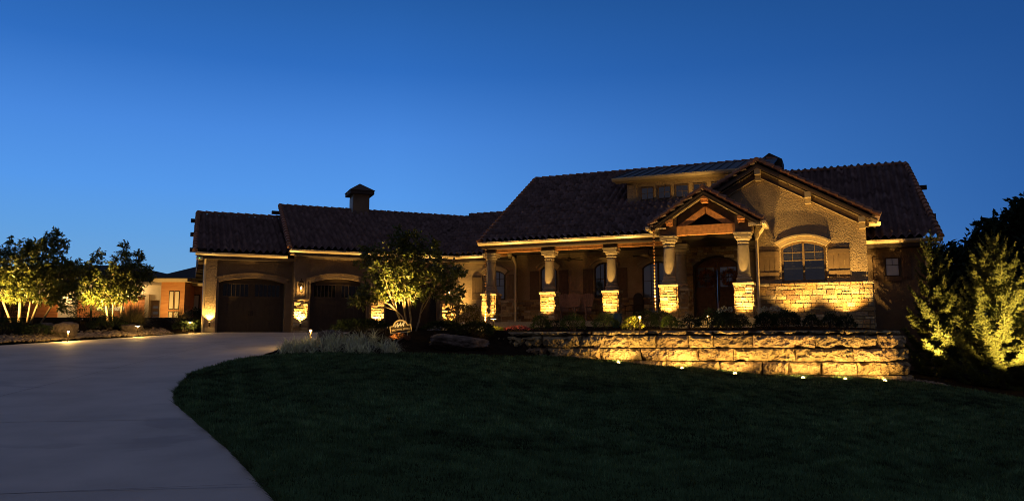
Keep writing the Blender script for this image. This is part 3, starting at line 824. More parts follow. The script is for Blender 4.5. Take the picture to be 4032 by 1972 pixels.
# arched window by the garage
window(R, -1.9, -6.38, -5.37, 3.50, 4.62, 4.80, grid=gridlines(-6.33, -5.42, 4.1, 4.74, 4, (4.12, 4.42)), glass='glass_white')
shutter(R, -1.9, -6.98, -6.46, 3.55, 4.62); shutter(R, -1.9, -5.30, -4.85, 3.55, 4.62)
# porch windows
window(R, -2.2, -3.80, -3.05, 3.52, 4.75, 4.95, grid=gridlines(-3.75, -3.1, 3.6, 4.9, 4, (3.95, 4.4)), glass='glass_white')
shutter(R, -2.2, -4.32, -3.88, 3.5, 4.75, 'wood_brown'); shutter(R, -2.2, -2.97, -2.53, 3.5, 4.75, 'wood_brown')
window(R, -2.2, -1.35, -.45, 3.52, 4.75, 5.0, grid=gridlines(-1.3, -.5, 4.2, 4.9, 4, (4.3,)))
shutter(R, -2.2, -1.87, -1.43, 3.5, 4.75, 'wood_brown'); shutter(R, -2.2, -.37, .07, 3.5, 4.75, 'wood_brown')
window(R, -2.2, .72, 2.05, 2.5, 4.70, 4.95, grid=gridlines(.77, 2.0, 3.2, 4.85, 4, (3.6, 4.15)), glass='glass_white')
# dormer
zd0 = 7.2
part('dormer_wall', 'stucco', house, lambda mb: (box(mb, R, .10, 4.9, -2.7, -2.35, zd0, 8.42), prism_s(mb, R, [(-2.35, 7.4), (-2.35, 8.42), (-4.6, 8.42)], .10, .35), box(mb, R, .10, .50, -2.35, -2.31, 7.32, 8.28)))
for k in range(5):
    a = .68 + k * .73
    window(R, -2.35, a, a + .55, 7.60, 8.14, 8.14, mull=False, trim=False, glass='glass', grid=[(a + .27, a + .285, 7.65, 8.1), (a, a + .55, 7.865, 7.88)], frame='wood_brown', fw=.035)
dr = part('dormer_roof', 'metal_roof', house, lambda mb: prism_s(mb, R, [(-1.78, 8.50), (-6.1, 9.78), (-6.1, 9.72), (-1.78, 8.44)], -.42, 6.0))
part('standing_seam', 'metal_roof', dr, lambda mb: [prism_s(mb, R, [(-1.78, 8.505), (-1.78, 8.54), (-6.1, 9.82), (-6.1, 9.79)], -.40 + .42 * k, -.37 + .42 * k) for k in range(15)])
gutter(R, -.42, 5.2, -1.72, 8.50)
part('soffit', 'stucco_trim', house, lambda mb: box(mb, R, -.38, 5.0, -2.36, -1.86, 8.38, 8.41))
# second chimney behind the gable
ch = part('chimney', 'stucco_dark', house, lambda mb: box(mb, R, 5.25, 6.02, -7.2, -6.3, 8.6, 9.62))
def cc(mb):
    z = 9.62
    prism(mb, R, [(5.08, z - .25), (5.08, z + .02), (5.64, z + .42), (6.18, z + .10), (6.18, z - .25)], -7.4, -6.12)
part('chimney_cap', 'deck', ch, cc)

# --- front gable
def gw(mb):
    ap = 7.78
    # right of the porch, round the arched window
    def zr_(s): return ap - .575 * abs(s - 5.76) - .02
    a = arc(6.43, 7.89, 4.90, 5.12)
    box(mb, R, 5.62, 6.43, .95, 1.3, 1.7, 4.90); box(mb, R, 7.89, 9.17, .95, 1.3, 1.7, 4.90)
    prism(mb, R, [(5.62, 4.90)] + a + [(9.17, 4.90), (9.17, zr_(9.17)), (5.76, zr_(5.76)), (5.62, zr_(5.62))], .95, 1.3)
    box(mb, R, 6.43, 7.89, .95, 1.3, 1.7, 3.70)
    prism(mb, R, [(2.3, 5.8), (5.62, 5.8), (5.62, zr_(5.62)), (2.3, zr_(2.3))], .95, 1.3)
    box(mb, R, 8.9, 9.17, -.8, .95, 1.7, 5.4)
part('gable_wall', 'stucco', house, gw)
part('side_wall', 'stone', house, lambda mb: stones(mb, R.sub(5.62, 1.3, -1), -3.5, 0, 2.4, 5.7, 0))
part('side_wall_core', 'mortar', house, lambda mb: box(mb, R, 5.625, 5.9, -2.2, .95, 1.8, 5.8))
window(R, 1.10, 6.43, 7.89, 3.70, 4.90, 5.12, trim=False, glass='glass_blind', grid=[(6.79, 6.805, 4.45, 5.0), (7.52, 7.535, 4.45, 5.0), (6.48, 7.84, 4.44, 4.47), (6.48, 7.84, 4.72, 4.75)], frame='shutter', fw=.07, depth=.07)
def tr(mb):
    band(mb, R, arc(6.30, 8.02, 5.02, 5.27), arc(6.43, 7.89, 4.90, 5.12), 1.301, 1.40)
    band(mb, R, arc(6.24, 8.08, 5.07, 5.33), arc(6.30, 8.02, 5.02, 5.27), 1.301, 1.48)
part('arch_trim', 'stucco_trim', house, tr)
shutter(R, 1.3, 5.70, 6.37, 3.82, 4.87); shutter(R, 1.3, 7.95, 8.63, 3.82, 4.87)
def gwain(mb):
    stones(mb, R, 5.66, 9.30, 1.7, 3.56, 1.42); stones(mb, R, 5.64, 9.34, 3.56, 3.66, 1.45, hmin=.09, hmax=.11, lmin=.3, lmax=.42)
    stones(mb, R.sub(9.30, 1.42, 1), 0, 2.2, 1.7, 3.6, 0)
part('stone_wainscot', 'stone', house, gwain)
part('wainscot_core', 'mortar', house, lambda mb: (box(mb, R, 5.66, 9.30, 1.301, 1.42, 1.7, 3.60), box(mb, R, 9.171, 9.30, -.8, 1.301, 1.7, 3.6)))
# gable roof: two tiled slopes running back, rake tiles, rafters and corbels
def cross_gable(sc_, za, half, zE, t0, t1, dead=0.0):
    """ridge runs along t; slopes fall to both sides"""
    for sgn in (-1, 1):
        FR = Frame(R.w(sc_, t0, 0)[:2], (R.n[0] * -sgn, R.n[1] * -sgn))   # s runs along the ridge, t falls outward
        ln = t0 - t1
        if sgn > 0: sl = (0, 0); sr = (ln, ln)
        else: sl = (-ln, -ln); sr = (0, 0)
        r = obj_roof('roof', FR, (half, zE), (.0, za), sl, sr, house)
        part('rake_tiles', 'tile_cap', r, lambda mb: caps(mb, R.w(sc_ + sgn * half, t0 - .06, zE + .05), R.w(sc_, t0 - .06, za + .05), r=.10, ln=.30))
    part('ridge_tiles', 'tile_cap', r, lambda mb: caps(mb, R.w(sc_, t0, za + .03), R.w(sc_, t1, za + .03)))
    part('roof_deck', 'deck', r, lambda mb: prism(mb, R, [(sc_ - half + .04, zE - .05), (sc_, za - .05), (sc_ + half - .04, zE - .05), (sc_ + half - .04, zE - .11), (sc_, za - .12), (sc_ - half + .04, zE - .11)], t1, t0 - .06))
GA, GZ = 5.77, 7.92
cross_gable(GA, GZ, 3.80, GZ - .575 * 3.80, 1.78, -5.0)
def barge(mb, sc_, za, half, sl, t, d0, d1, th=.05, s_in=0):
    for sgn in (-1, 1):
        prism(mb, R, [(sc_ + sgn * half, za - sl * half - d0), (sc_ + sgn * s_in, za - sl * s_in - d0), (sc_ + sgn * s_in, za - sl * s_in - d1), (sc_ + sgn * half, za - sl * half - d1)], t - th, t)
part('barge_board', 'wood_brown', house, lambda mb: (barge(mb, GA, GZ, 3.55, .575, 1.72, .12, .20), barge(mb, GA, GZ, 3.5, .575, 1.40, .20, .46, .09)))
part('barge_trim', 'stucco_trim', house, lambda mb: (barge(mb, GA, GZ, 3.5, .575, 1.44, .20, .235, .03), barge(mb, GA, GZ, 3.45, .575, 1.42, .46, .48, .10)))
for s_ in (GA, 7.40, 9.06, 4.1):
    z_ = GZ - .575 * abs(s_ - GA) - .20
    part('corbel', 'stucco_trim', house, lambda mb: (box(mb, R, s_ - .10, s_ + .10, 1.3, 1.70, z_ - .22, z_ - .02), box(mb, R, s_ - .10, s_ + .10, 1.3, 1.50, z_ - .40, z_ - .221)))
gutter(R, 9.25, 9.66, .9, 5.70)

# --- entry porch gable
PC, PZ, PH, PS = 4.03, 6.90, 1.90, .635
cross_gable(PC, PZ, PH, PZ - PS * PH, 2.74, -3.0)
def tie(mb):
    box(mb, R, 3.02, 5.03, 2.12, 2.36, 5.385, 5.71)
part('beam', 'wood_beam', house, tie)
def kings(mb):
    for sgn in (-1, 1):
        prism(mb, R, [(PC + sgn * 1.00, 5.71), (PC + sgn * .02, 6.36), (PC + sgn * .02, 6.12), (PC + sgn * .64, 5.71)], 2.14, 2.32)
part('rafter', 'wood_beam', house, kings)
def pan(mb):
    for sgn in (-1, 1):
        s1 = PC + sgn * 1.0
        prism(mb, R, [(s1, 5.72), (s1, PZ - PS * 1.0 - .14), (PC + sgn * .03, PZ - PS * .03 - .14), (PC + sgn * .03, 6.37)], 2.05, 2.18)
part('gable_panel', 'wood_brown', house, pan)
part('gable_panel', 'wood_dark', house, lambda mb: prism(mb, R, [(PC - .95, 5.71), (PC, 6.34), (PC + .95, 5.71)], 1.9, 1.95))
for s_ in (2.72, 5.32):
    def posts(mb):
        sg = 1 if s_ > PC else -1
        a, b = (2.42, 3.02) if s_ < PC else (5.03, 5.62)
        f_ = lambda s: PZ - PS * abs(s - PC) - .13
        prism(mb, R, [(a, 5.385), (a, max(5.45, f_(a))), (b, max(5.45, f_(b))), (b, 5.385)], 1.95, 2.40)
    part('post_block', 'wood_brown', house, posts)
part('barge_board', 'wood_dark', house, lambda mb: barge(mb, PC, PZ, 1.8, PS, 2.66, .10, .20))
part('barge_trim', 'stucco_trim', house, lambda mb: barge(mb, PC, PZ, 1.75, PS, 2.46, .17, .215, .06))
for s_ in (PC, 2.80, 5.26):
    z_ = PZ - PS * abs(s_ - PC) - .18
    part('corbel', 'wood_beam', house, lambda mb: (box(mb, R, s_ - .12, s_ + .12, 2.2, 2.64, z_ - .14, z_ + .0), box(mb, R, s_ - .11, s_ + .11, 2.2, 2.55, z_ - .24, z_ - .141)))
part('beam', 'wood_brown', house, lambda mb: (box(mb, R, 2.60, 2.84, .3, 1.95, 5.385, 5.62), box(mb, R, 5.15, 5.39, .3, 1.95, 5.385, 5.62)))
for sg_ in (-1, 1):
    def pg(mb):
        s_ = PC + sg_ * (PH + .02)
        box(mb, R, min(s_, s_ + sg_ * .12), max(s_, s_ + sg_ * .12), 1.4, 2.74, PZ - PS * PH - .12, PZ - PS * PH + .01, bev=.02)
        if sg_ > 0: box(mb, R, 5.50, 5.93, 2.60, 2.66, PZ - PS * PH - .14, PZ - PS * PH - .03)
        else: box(mb, R, 2.13, 2.70, 2.60, 2.64, PZ - PS * PH - .09, PZ - PS * PH - .05)
    part('gutter', 'gutter', house, pg)
def ds(mb):
    z = PZ - PS * PH
    tube(mb, [R.w(5.98, 2.5, z - .05), R.w(5.98, 2.4, z - .2), R.w(5.72, 1.75, z - .42), R.w(5.66, 1.52, z - .5), R.w(5.66, 1.52, 2.1)], .05, 4)
part('downspout', 'gutter', house, ds)

# --- front door
def leaf(sa, sb, lefthand):
    def f(mb):
        a = [q for q in arc(2.86, 4.60, 4.66, 5.04, 24) if sa - .001 <= q[0] <= sb + .001]
        pts = [(sa, 2.46), (sa, a[0][1])] + a + [(sb, a[-1][1]), (sb, 2.46)]
        prism(mb, R, pts, -2.38, -2.33)
        for z0, z1 in ((2.56, 3.05), (3.13, 3.62)):
            for (u0, u1, v0, v1) in ((sa + .08, sb - .08, z0, z0 + .05), (sa + .08, sb - .08, z1 - .05, z1), (sa + .08, sa + .13, z0 + .05, z1 - .05), (sb - .13, sb - .08, z0 + .05, z1 - .05)):
                box(mb, R, u0, u1, -2.33, -2.31, v0, v1)
    return f
for sa, sb, lh in ((2.86, 3.725, 0), (3.735, 4.60, 1)):
    d = part('door_leaf', 'door_wood', house, leaf(sa, sb, lh))
    m = (sa + sb) / 2
    part('door_glass', 'glass_white', d, lambda mb: box(mb, R, sa + .12, sb - .12, -2.33, -2.32, 3.85, 4.64))
    part('muntin', 'wood_dark', d, lambda mb: (box(mb, R, m - .012, m + .012, -2.319, -2.30, 3.85, 4.64), box(mb, R, sa + .12, m - .013, -2.319, -2.30, 4.22, 4.245), box(mb, R, m + .013, sb - .12, -2.319, -2.30, 4.22, 4.245)))
    e = sb - .06 if not lh else sa + .06
    part('handle', 'black_metal', d, lambda mb: tube(mb, [R.w(e, -2.33, 3.3), R.w(e, -2.27, 3.35), R.w(e, -2.27, 3.62), R.w(e, -2.33, 3.67)], .014, 6))
part('door_frame', 'wood_dark', house, lambda mb: band(mb, R, [(2.80, 2.46)] + arc(2.80, 4.66, 4.70, 5.10, 16) + [(4.66, 2.46)], [(2.87, 2.46)] + arc(2.87, 4.59, 4.64, 5.03, 16) + [(4.59, 2.46)], -2.40, -2.17))
# recess window
window(R, -.8, 9.80, 10.27, 3.95, 4.62, 4.62, mull=False, trim=False, glass='glass_pale', grid=[(10.03, 10.045, 4.35, 4.6), (9.8, 10.27, 4.34, 4.36)], frame='wood_dark', fw=.04)
part('window_sill', 'wood_brown', house, lambda mb: box(mb, R, 9.76, 10.32, -.799, -.73, 3.78, 3.945))
shutter(R, -.8, 9.42, 9.75, 3.85, 4.66, 'wood_brown'); shutter(R, -.8, 10.32, 10.64, 3.85, 4.66, 'wood_brown')

# ------------------------------------------------------------------ retaining wall of quarried blocks
rw = thing('retaining_wall', 'curved dry stone retaining wall of big rough limestone blocks below the house', 'retaining wall', (4, 23.5, .8))
pts = np.array(WALL); seg = np.linalg.norm(np.diff(pts, axis=0), axis=1); cum = np.concatenate([[0], np.cumsum(seg)]); LW = cum[-1]
def wp(d):
    x = np.interp(d, cum, pts[:, 0]); y = np.interp(d, cum, pts[:, 1]); return x, y
def wpn(d):
    x0, y0 = wp(max(0, d - .25)); x1, y1 = wp(min(LW, d + .25)); l = math.hypot(x1 - x0, y1 - y0); x, y = wp(d)
    return x, y, (y1 - y0) / l, -(x1 - x0) / l
zc = [1.97, 1.83, 1.46, 1.09, .72, .36, .02]
for ci in range(6):
    z1, z0 = zc[ci], zc[ci + 1]; mb = MB(); d = -random.uniform(0, .8)
    batter = .045 * ci - (.03 if ci == 0 else 0)
    while d < LW:
        ln = random.uniform(.55, 1.75)
        a, b = max(0, d), min(LW, d + ln)
        if b - a > .12:
            nx = max(3, int((b - a) / .036)); nz = max(3, int((z1 - z0) / .032)); prof = [(.45, z0)] + [(0, z0 + .014 + (z1 - z0 - .026) * k / nz) for k in range(nz + 1)] + [(.45, z1 - .008)]
            seed = random.uniform(0, 50); vs = []; push = random.uniform(-.02, .03); tone = random.uniform(.68, 1.15)
            for i in range(nx + 1):
                dd = a + .008 + (b - a - .016) * i / nx; x, y, ox, oy = wpn(dd)
                for kk, (dp, z) in enumerate(prof):
                    off = batter + push - dp
                    if 0 < kk < len(prof) - 1:
                        v = Vector((dd * 1.6 + seed, z * 2.2, seed))
                        n1 = mnoise.fractal(v * 2.0, .9, 2.1, 5); n2 = mnoise.noise(Vector((dd * 2.2 + seed, z * 1.5, 7)))
                        n3 = mnoise.ridged_multi_fractal(v * 3.1, .9, 2.0, 4, 1.0, 2.0)
                        e = min(min(i, nx - i) / nx * (b - a), (kk - 1) / nz * (z1 - z0), (nz + 1 - kk) / nz * (z1 - z0))
                        ed = max(0, 1 - e / .09)
                        off += .062 * n1 + .03 * n2 + .06 * (n3 - 1) - .055 * ed ** 2 - ed * max(0, mnoise.noise(Vector((dd * 3.3 + seed, z * 2, 3))) - .08) * .55
                    vs.append((x + ox * off, y + oy * off, z))
            m = len(prof); fs = []
            for i in range(nx):
                for k in range(m - 1): fs.append((i * m + k, (i + 1) * m + k, (i + 1) * m + k + 1, i * m + k + 1))
            fs.append(tuple(range(m))); fs.append(tuple(range(nx * m + m - 1, nx * m - 1, -1)))
            mb.add(vs, fs, (tone, tone * random.uniform(.94, 1.02), tone * random.uniform(.85, 1.0)))
        d += ln
    mb.build('stone_course', 'block', rw)

# ------------------------------------------------------------------ landscape lamps
PROTO = {}
LK = 16.0
def make(kind, builder, label, cat, loc, yaw=0, group=None, roll=(0, 0)):
    """one of a kind: the first builds the meshes at the origin, later ones copy the thing and each part"""
    root = bpy.data.objects.new(kind, None); root.empty_display_size = .1; COL.objects.link(root)
    OFF[root.name] = Vector((0, 0, 0))
    if kind not in PROTO:
        builder(root); PROTO[kind] = [c for c in root.children]
    else:
        for c in PROTO[kind]: copy_tree(c, root)
    root.location = loc; root.rotation_euler = (roll[0], roll[1], yaw)
    root['label'] = label; root['category'] = cat
    if group: root['group'] = group
    return root
def lamp_child(root, loc, rot, watts, size, blend=.7, radius=.025, color=WARM):
    d = bpy.data.lights.new('lamp', 'SPOT' if size else 'POINT'); d.energy = watts * LK; d.color = color; d.shadow_soft_size = radius
    if size: d.spot_size = rad(size); d.spot_blend = blend
    o = bpy.data.objects.new('lamp', d); COL.objects.link(o); o.parent = root; o.location = loc; o.rotation_euler = rot
    return o
def b_spot(root):     # ground spike spotlight, points along +Y and upwards
    h = part('lamp_head', 'bronze', root, lambda mb: tube(mb, [(0, -.07, .10), (0, -.02, .135), (0, .015, .165)], [.022, .034, .038], 12))
    part('lens', 'lamp_glow', h, lambda mb: tube(mb, [(0, .0155, .1655), (0, .019, .169)], [.030, .030], 12))
    part('stake', 'bronze', root, lambda mb: tube(mb, [(0, -.03, .12), (0, -.03, -.12)], [.012, .006], 6))
def spotlight(loc, aim, watts, label, size=75, group='landscape spotlights', blend=.8, radius=.03):
    a = Vector(aim) - Vector(loc); yaw = math.atan2(-a.x, a.y)
    r = make('spotlight', b_spot, label, 'spotlight', loc, yaw, group)
    el = math.atan2(a.z - .17, math.hypot(a.x, a.y))
    lamp_child(r, (0, .045, .20), (PI / 2 + el, 0, 0), watts, size, blend, radius)
    return r
def b_path(root):     # mushroom path light
    part('post', 'bronze', root, lambda mb: tube(mb, [(0, 0, -.1), (0, 0, .40)], .014, 8))
    c = part('cap', 'bronze', root, lambda mb: lathe(mb, (0, 0, 0), [(.012, .395), (.105, .425), (.105, .435), (.05, .462), (.012, .475)], 20))
    part('diffuser', 'lamp_glow', c, lambda mb: lathe(mb, (0, 0, 0), [(.085, .412), (.09, .4185), (.02, .4155)], 16))
def path_light(loc, watts, label):
    r = make('path_light', b_path, label, 'path light', loc, 0, 'path lights beside the driveway and terrace')
    lamp_child(r, (0, 0, .385), (0, 0, 0), watts * 1.0, 0, radius=.03); return r
def b_bollard(root):  # narrow path light whose small head washes its own post
    part('post', 'bronze', root, lambda mb: tube(mb, [(0, 0, -.1), (0, 0, .40)], .022, 8))
    c = part('cap', 'bronze', root, lambda mb: lathe(mb, (0, 0, 0), [(.02, .41), (.05, .425), (.05, .44), (.015, .46)], 16))
    part('diffuser', 'lamp_glow', c, lambda mb: lathe(mb, (0, 0, 0), [(.032, .375), (.038, .40), (.036, .412)], 12))
def bollard(loc, watts, label):
    r = make('bollard_light', b_bollard, label, 'path light', loc, 0, 'slim path lights')
    lamp_child(r, (.0, -.045, .36), (0, 0, 0), watts * .8, 0, radius=.03); return r
def lz(x, y): return float(lbz(np.array(x), np.array(y)))
def bz(x, y): return float(bedz(np.array(x), np.array(y)))
def tz(x, y): return float(terz(np.array(x), np.array(y)))
def gzz(x, y): return float(gz(np.array(x), np.array(y)))
bollard((-15.45, 27.6, lz(-15.45, 27.6) - .05), 7, 'slim path light in front of the boulder in the left gravel bed')
path_light((-14.0, 29.6, lz(-14.0, 29.6)), 7, 'mushroom path light beside the fountain grass on the gravel edge')
path_light((-12.85, 31.6, lz(-12.85, 31.6) + .02), 6, 'mushroom path light next to the garage corner')
bollard((-6.40, 25.2, 1.60), 9, 'slim path light at the edge of the driveway by the mound of striped grass')
path_light((-.62, 26.5, 1.99), 7, 'mushroom path light above the yellow tuft at the left end of the stone wall')
bollard((4.03, 24.95, 2.02), 8, 'slim path light in front of the bright yellow green bush')
path_light((6.42, 26.0, 2.06), 4, 'mushroom path light half hidden behind the shrubs by the entry pier')

# pier lights: small floods on the ground in front of every porch pier
names = ['leftmost porch pier', 'second porch pier from the left', 'third porch pier from the left', 'left pier of the entry gable', 'right pier of the entry gable']
for (s_, t_), nm, wz, pw in zip(((-5.2, 0), (-2.6, 0), (0, 0), (2.72, 2.25), (5.27, 2.25)), names, (2.15, 2.25, 2.25, 2.15, 2.0), (20, 20, 20, 23, 26)):
    p = R.w(s_ + .02, t_ + .29 + .58, 0); z = tz(p[0], p[1]) if s_ > -5 else 2.05
    spotlight((p[0], p[1], max(z, wz)), R.w(s_, t_ + .42, z + 3.0), pw * 2.4, 'small bronze spotlight on the ground in front of the ' + nm, 104, 'pier spotlights', blend=1.0)
# gable wall lights
for s_, pw, nm in ((6.95, 22, 'between the dark shrubs under the arched window'), (8.45, 40, 'at the right end of the stone wainscot')):
    p = R.w(s_, 2.15, 0)
    spotlight((p[0], p[1], tz(p[0], p[1])), R.w(s_ - .1, 1.5, 5.8), pw * 1.3, 'small bronze spotlight ' + nm, 110, 'gable spotlights')
p = R.w(3.5, -1.1, 6.80); spotlight(p, R.w(2.0, -2.4, 8.1), 4.5, 'small spotlight on the roof behind the entry gable, washing the dormer', 140, 'roof spotlights')
# small uplights bolted to the garage piers
def b_wall(root):
    part('bracket', 'bronze', root, lambda mb: (tube(mb, [(0, -.001, -.10), (0, -.06, -.10), (0, -.10, -.04)], .014, 8), box(mb, W, -.03, .03, -.001, .012, -.15, -.06)))
    h = part('lamp_head', 'bronze', root, lambda mb: tube(mb, [(0, -.10, -.06), (0, -.095, .02)], [.022, .035], 12))
    part('lens', 'lamp_glow', h, lambda mb: tube(mb, [(0, -.0949, .0205), (0, -.0947, .024)], [.028, .028], 12))
def wall_uplight(F, s, t, z, watts, label, size=70):
    p = F.w(s, t, z); yaw = math.atan2(F.ux[1], F.ux[0])
    r = make('wall_uplight', b_wall, label, 'wall uplight', p, yaw, 'uplights on the garage front')
    lamp_child(r, (0, -.105, .04), (rad(180 - 4), 0, 0), watts * 1.9, size + 22, .7, .02); return r
wall_uplight(L, -10.93, -.36, 2.42, 9, 'small uplight low on the stucco pilaster at the garage corner', 80)
wall_uplight(L, -7.42, .29, 2.42, 17, 'small uplight on the stone pier below the wall lantern, left of the small tree', 88)
wall_uplight(L, -4.18, .29, 2.42, 17, 'small uplight on the stone pier partly behind the lit tree', 88)
wall_uplight(L, -.94, .29, 2.42, 17, 'small uplight on the stone pier beside the reddish shrub', 88)

# in-ground lights in the lawn that graze the retaining wall
def b_well(root):
    part('housing', 'bronze', root, lambda mb: lathe(mb, (0, 0, 0), [(.05, -.12), (.065, .0), (.07, .012), (.052, .014)], 16))
    part('lens', 'lamp_glow', root, lambda mb: lathe(mb, (0, 0, 0), [(.050, .010), (.048, .035), (.034, .055), (.01, .064)], 14))
wl = ['leftmost well light glowing in the lawn below the stone wall', 'second well light from the left glowing in the lawn', 'third well light from the left glowing in the lawn', 'fourth well light from the left glowing in the lawn', 'fifth well light from the left glowing in the lawn', 'rightmost well light glowing at the right end of the stone wall']
for (x, y), nm in zip(WELLS, wl):
    z = float(lawnz(np.array(x), np.array(y)))
    r = make('well_light', b_well, nm, 'well light', (x, y, z + .005), 0, 'well lights in the lawn')
    dx, dy = (wp(min(LW, max(0, np.interp(x, pts[:10, 0], cum[:10]))))[0] - x, .5)
    lamp_child(r, (0, 0, .09), (rad(180 - 32), 0, 0), 9.5, 150, .5, .03)
# wall lanterns
def b_lantern(root):
    part('bracket', 'bronze', root, lambda mb: (box(mb, W, -.06, .06, 0, .02, -.1, .16), tube(mb, [(0, -.02, .02), (0, -.10, .10), (0, -.16, .30)], .012, 8)))
    def fr(mb):
        z0, z1 = -.18, .16
        for sx in (-1, 1):
            for sy in (-1, 1):
                tube(mb, [(sx * .065, -.16 + sy * .065, z0), (sx * .105, -.16 + sy * .105, z1)], .010, 4)
        box(mb, W, -.075, .075, .085, .235, z0 - .02, z0)
        b = [(-.135, -.295, z1), (.135, -.295, z1), (.135, -.025, z1), (-.135, -.025, z1)]; t = [(-.05, -.21, z1 + .11), (.05, -.21, z1 + .11), (.05, -.11, z1 + .11), (-.05, -.11, z1 + .11)]
        mb.add(b + t, [(0, 1, 5, 4), (1, 2, 6, 5), (2, 3, 7, 6), (3, 0, 4, 7), (3, 2, 1, 0), (4, 5, 6, 7)])
        lathe(mb, (0, -.16, z1 + .11), [(.05, 0), (.02, .03), (.028, .05), (.008, .10)], 10)
        tube(mb, [(0, -.16, z0 - .02), (0, -.16, z0 - .07)], [.02, .006], 8)
    part('frame', 'bronze', root, fr)
    part('bulb', 'bulb_glow', root, lambda mb: lathe(mb, (0, -.16, -.05), [(.008, -.04), (.022, 0), (.026, .03), (.012, .06), (.003, .085)], 10))
def lantern(F, s, t, z, label, watts):
    r = make('wall_lantern', b_lantern, label, 'lantern', F.w(s, t, z), math.atan2(F.ux[1], F.ux[0]), 'wall lanterns')
    # the wall side is local +y
    lamp_child(r, (.0, -.16, -.09), (0, 0, 0), watts * .3, 0, radius=.03); return r
lantern(L, -7.42, .12, 3.92, 'bronze wall lantern glowing between the two left garage doors', 3)
lantern(L, -.94, .12, 3.92, 'bronze wall lantern above the pier behind the reddish shrub', 3)
lantern(L, -4.18, .12, 3.92, 'bronze wall lantern hidden behind the crown of the lit tree', .6)
lantern(R, 4.95, -2.13, 4.80, 'bronze wall lantern right of the arched front door', .3)
# security camera light at the garage corner
cf = thing('security_camera', 'small grey security camera with a green light under the garage eave corner', 'camera', L.w(-11.42, .0, 5.02))
part('camera_body', 'gutter', cf, lambda mb: box(mb, L, -11.54, -11.30, -.06, .10, 4.94, 5.06, bev=.015))
part('status_light', 'green_led', cf, lambda mb: box(mb, L, -11.44, -11.40, .10, .104, 4.985, 5.015))

# ------------------------------------------------------------------ address sign
sg = thing('address_sign', 'arched bronze address plaque on two stakes reading 16449 S Rosehill Street', 'sign', (-3.46, 24.6, 1.79))
FS = Frame((-3.46, 24.6), (1, 0.04)); TL = rad(6.5)
def sgp(pts): return [(a * math.cos(TL) - b * math.sin(TL), 2.08 + a * math.sin(TL) + b * math.cos(TL)) for a, b in pts]
def plaque(hw, hb, ht, rr_):
    o = [(-hw, -hb), (hw, -hb), (hw, ht), (rr_, ht)] + [(rr_ * math.cos(a), ht - .02 + rr_ * .86 * math.sin(a)) for a in [PI * k / 18 for k in range(1, 18)]] + [(-rr_, ht), (-hw, ht)]
    return o
o_ = sgp(plaque(.335, .16, .075, .225)); i_ = sgp(plaque(.312, .138, .052, .203))
part('face', 'sign_face', sg, lambda mb: prism(mb, FS, o_, -.01, .006))
def rim(mb):
    n = len(o_)
    band(mb, FS, o_ + [o_[0]], i_ + [i_[0]], .0061, .016)
part('border', 'sign_gold', sg, rim)
for sx in (-.19, .19):
    part('stake', 'sign_gold', sg, lambda mb: box(mb, FS, sx - .012 + .02, sx + .012 + .02, -.03, -.0101, 1.62, 2.0 + sx * .11))
def text(body, size, cx, cz, m, name, bold=.0, sx=1):
    cu = bpy.data.curves.new(name, 'FONT'); cu.body = body; cu.size = size; cu.align_x = 'CENTER'; cu.align_y = 'CENTER'; cu.extrude = .004; cu.offset = bold
    tmp = bpy.data.objects.new(name, cu); COL.objects.link(tmp)
    bpy.context.view_layer.update()
    me = bpy.data.meshes.new_from_object(tmp.evaluated_get(bpy.context.evaluated_depsgraph_get()))
    bpy.data.objects.remove(tmp); me.name = name
    me.materials.clear(); me.materials.append(M[m])
    c, s = math.cos(TL), math.sin(TL)
    for v in me.vertices:
        a, b, d = v.co.x * sx + cx, v.co.y + cz, v.co.z
        A = a * c - b * s; B = 2.08 + a * s + b * c
        p = FS.w(A, .011 + d, B); v.co = Vector(p) - OFF[sg.name]
    return link(bpy.data.objects.new(name, me), sg)
text('16449', .19, .0, .088, 'sign_white', 'house_number', .007, .86)
# little slab serifs on the digits
text('S ROSEHILL STREET', .072, .0, -.06, 'sign_gold', 'street_name', .0022, .90)
spotlight((-3.62, 23.75, bz(-3.62, 23.75)), (-3.46, 24.55, 2.18), 2.6, 'small spotlight in the striped grass aimed at the address sign', 74, 'sign spotlights')

# ------------------------------------------------------------------ foliage
def unit(v): return v / np.maximum(np.linalg.norm(v, axis=1, keepdims=True), 1e-9)
def leaf_mesh(P_, D, Ln, Wd, tone=None):
    n = len(P_); D = unit(D); rnd = rng.normal(size=(n, 3)); S_ = unit(np.cross(D, rnd)); N_ = np.cross(S_, D)
    Ln = np.broadcast_to(np.asarray(Ln, float).reshape(-1, 1), (n, 1)); Wd = np.broadcast_to(np.asarray(Wd, float).reshape(-1, 1), (n, 1))
    mid = P_ + D * Ln * .5
    V = np.stack([P_, mid + S_ * Wd * .5 + N_ * Wd * .18, P_ + D * Ln - np.array([0, 0, 1]) * Ln * .12, mid - S_ * Wd * .5 + N_ * Wd * .18], 1).reshape(-1, 3)
    b = np.arange(n)[:, None] * 4
    F = np.concatenate([b + np.array([[0, 1, 2]]), b + np.array([[0, 2, 3]])], 0)
    g = rng.uniform(.6, 1.35, n) if tone is None else tone
    c = np.stack([g * rng.uniform(.85, 1.2, n), g, g * rng.uniform(.7, 1.1, n)], 1)
    return V, F, np.repeat(c, 4, 0)
def blob_points(blobs, density=1.35, surf=.35):
    out, outd = [], []
    for (cx, cy, cz, rx, ry, rz, n) in blobs:
        n = int(n * density); d = unit(rng.normal(size=(n, 3))); r = rng.uniform(surf, 1, n) ** .6
        wob = 1 + .18 * np.sin(d[:, 0] * 5 + cx * 3) * np.sin(d[:, 2] * 4 + cz) 
        out.append(np.array([cx, cy, cz]) + d * (r * wob)[:, None] * np.array([rx, ry, rz])); outd.append(d)
    return np.concatenate(out), np.concatenate(outd)
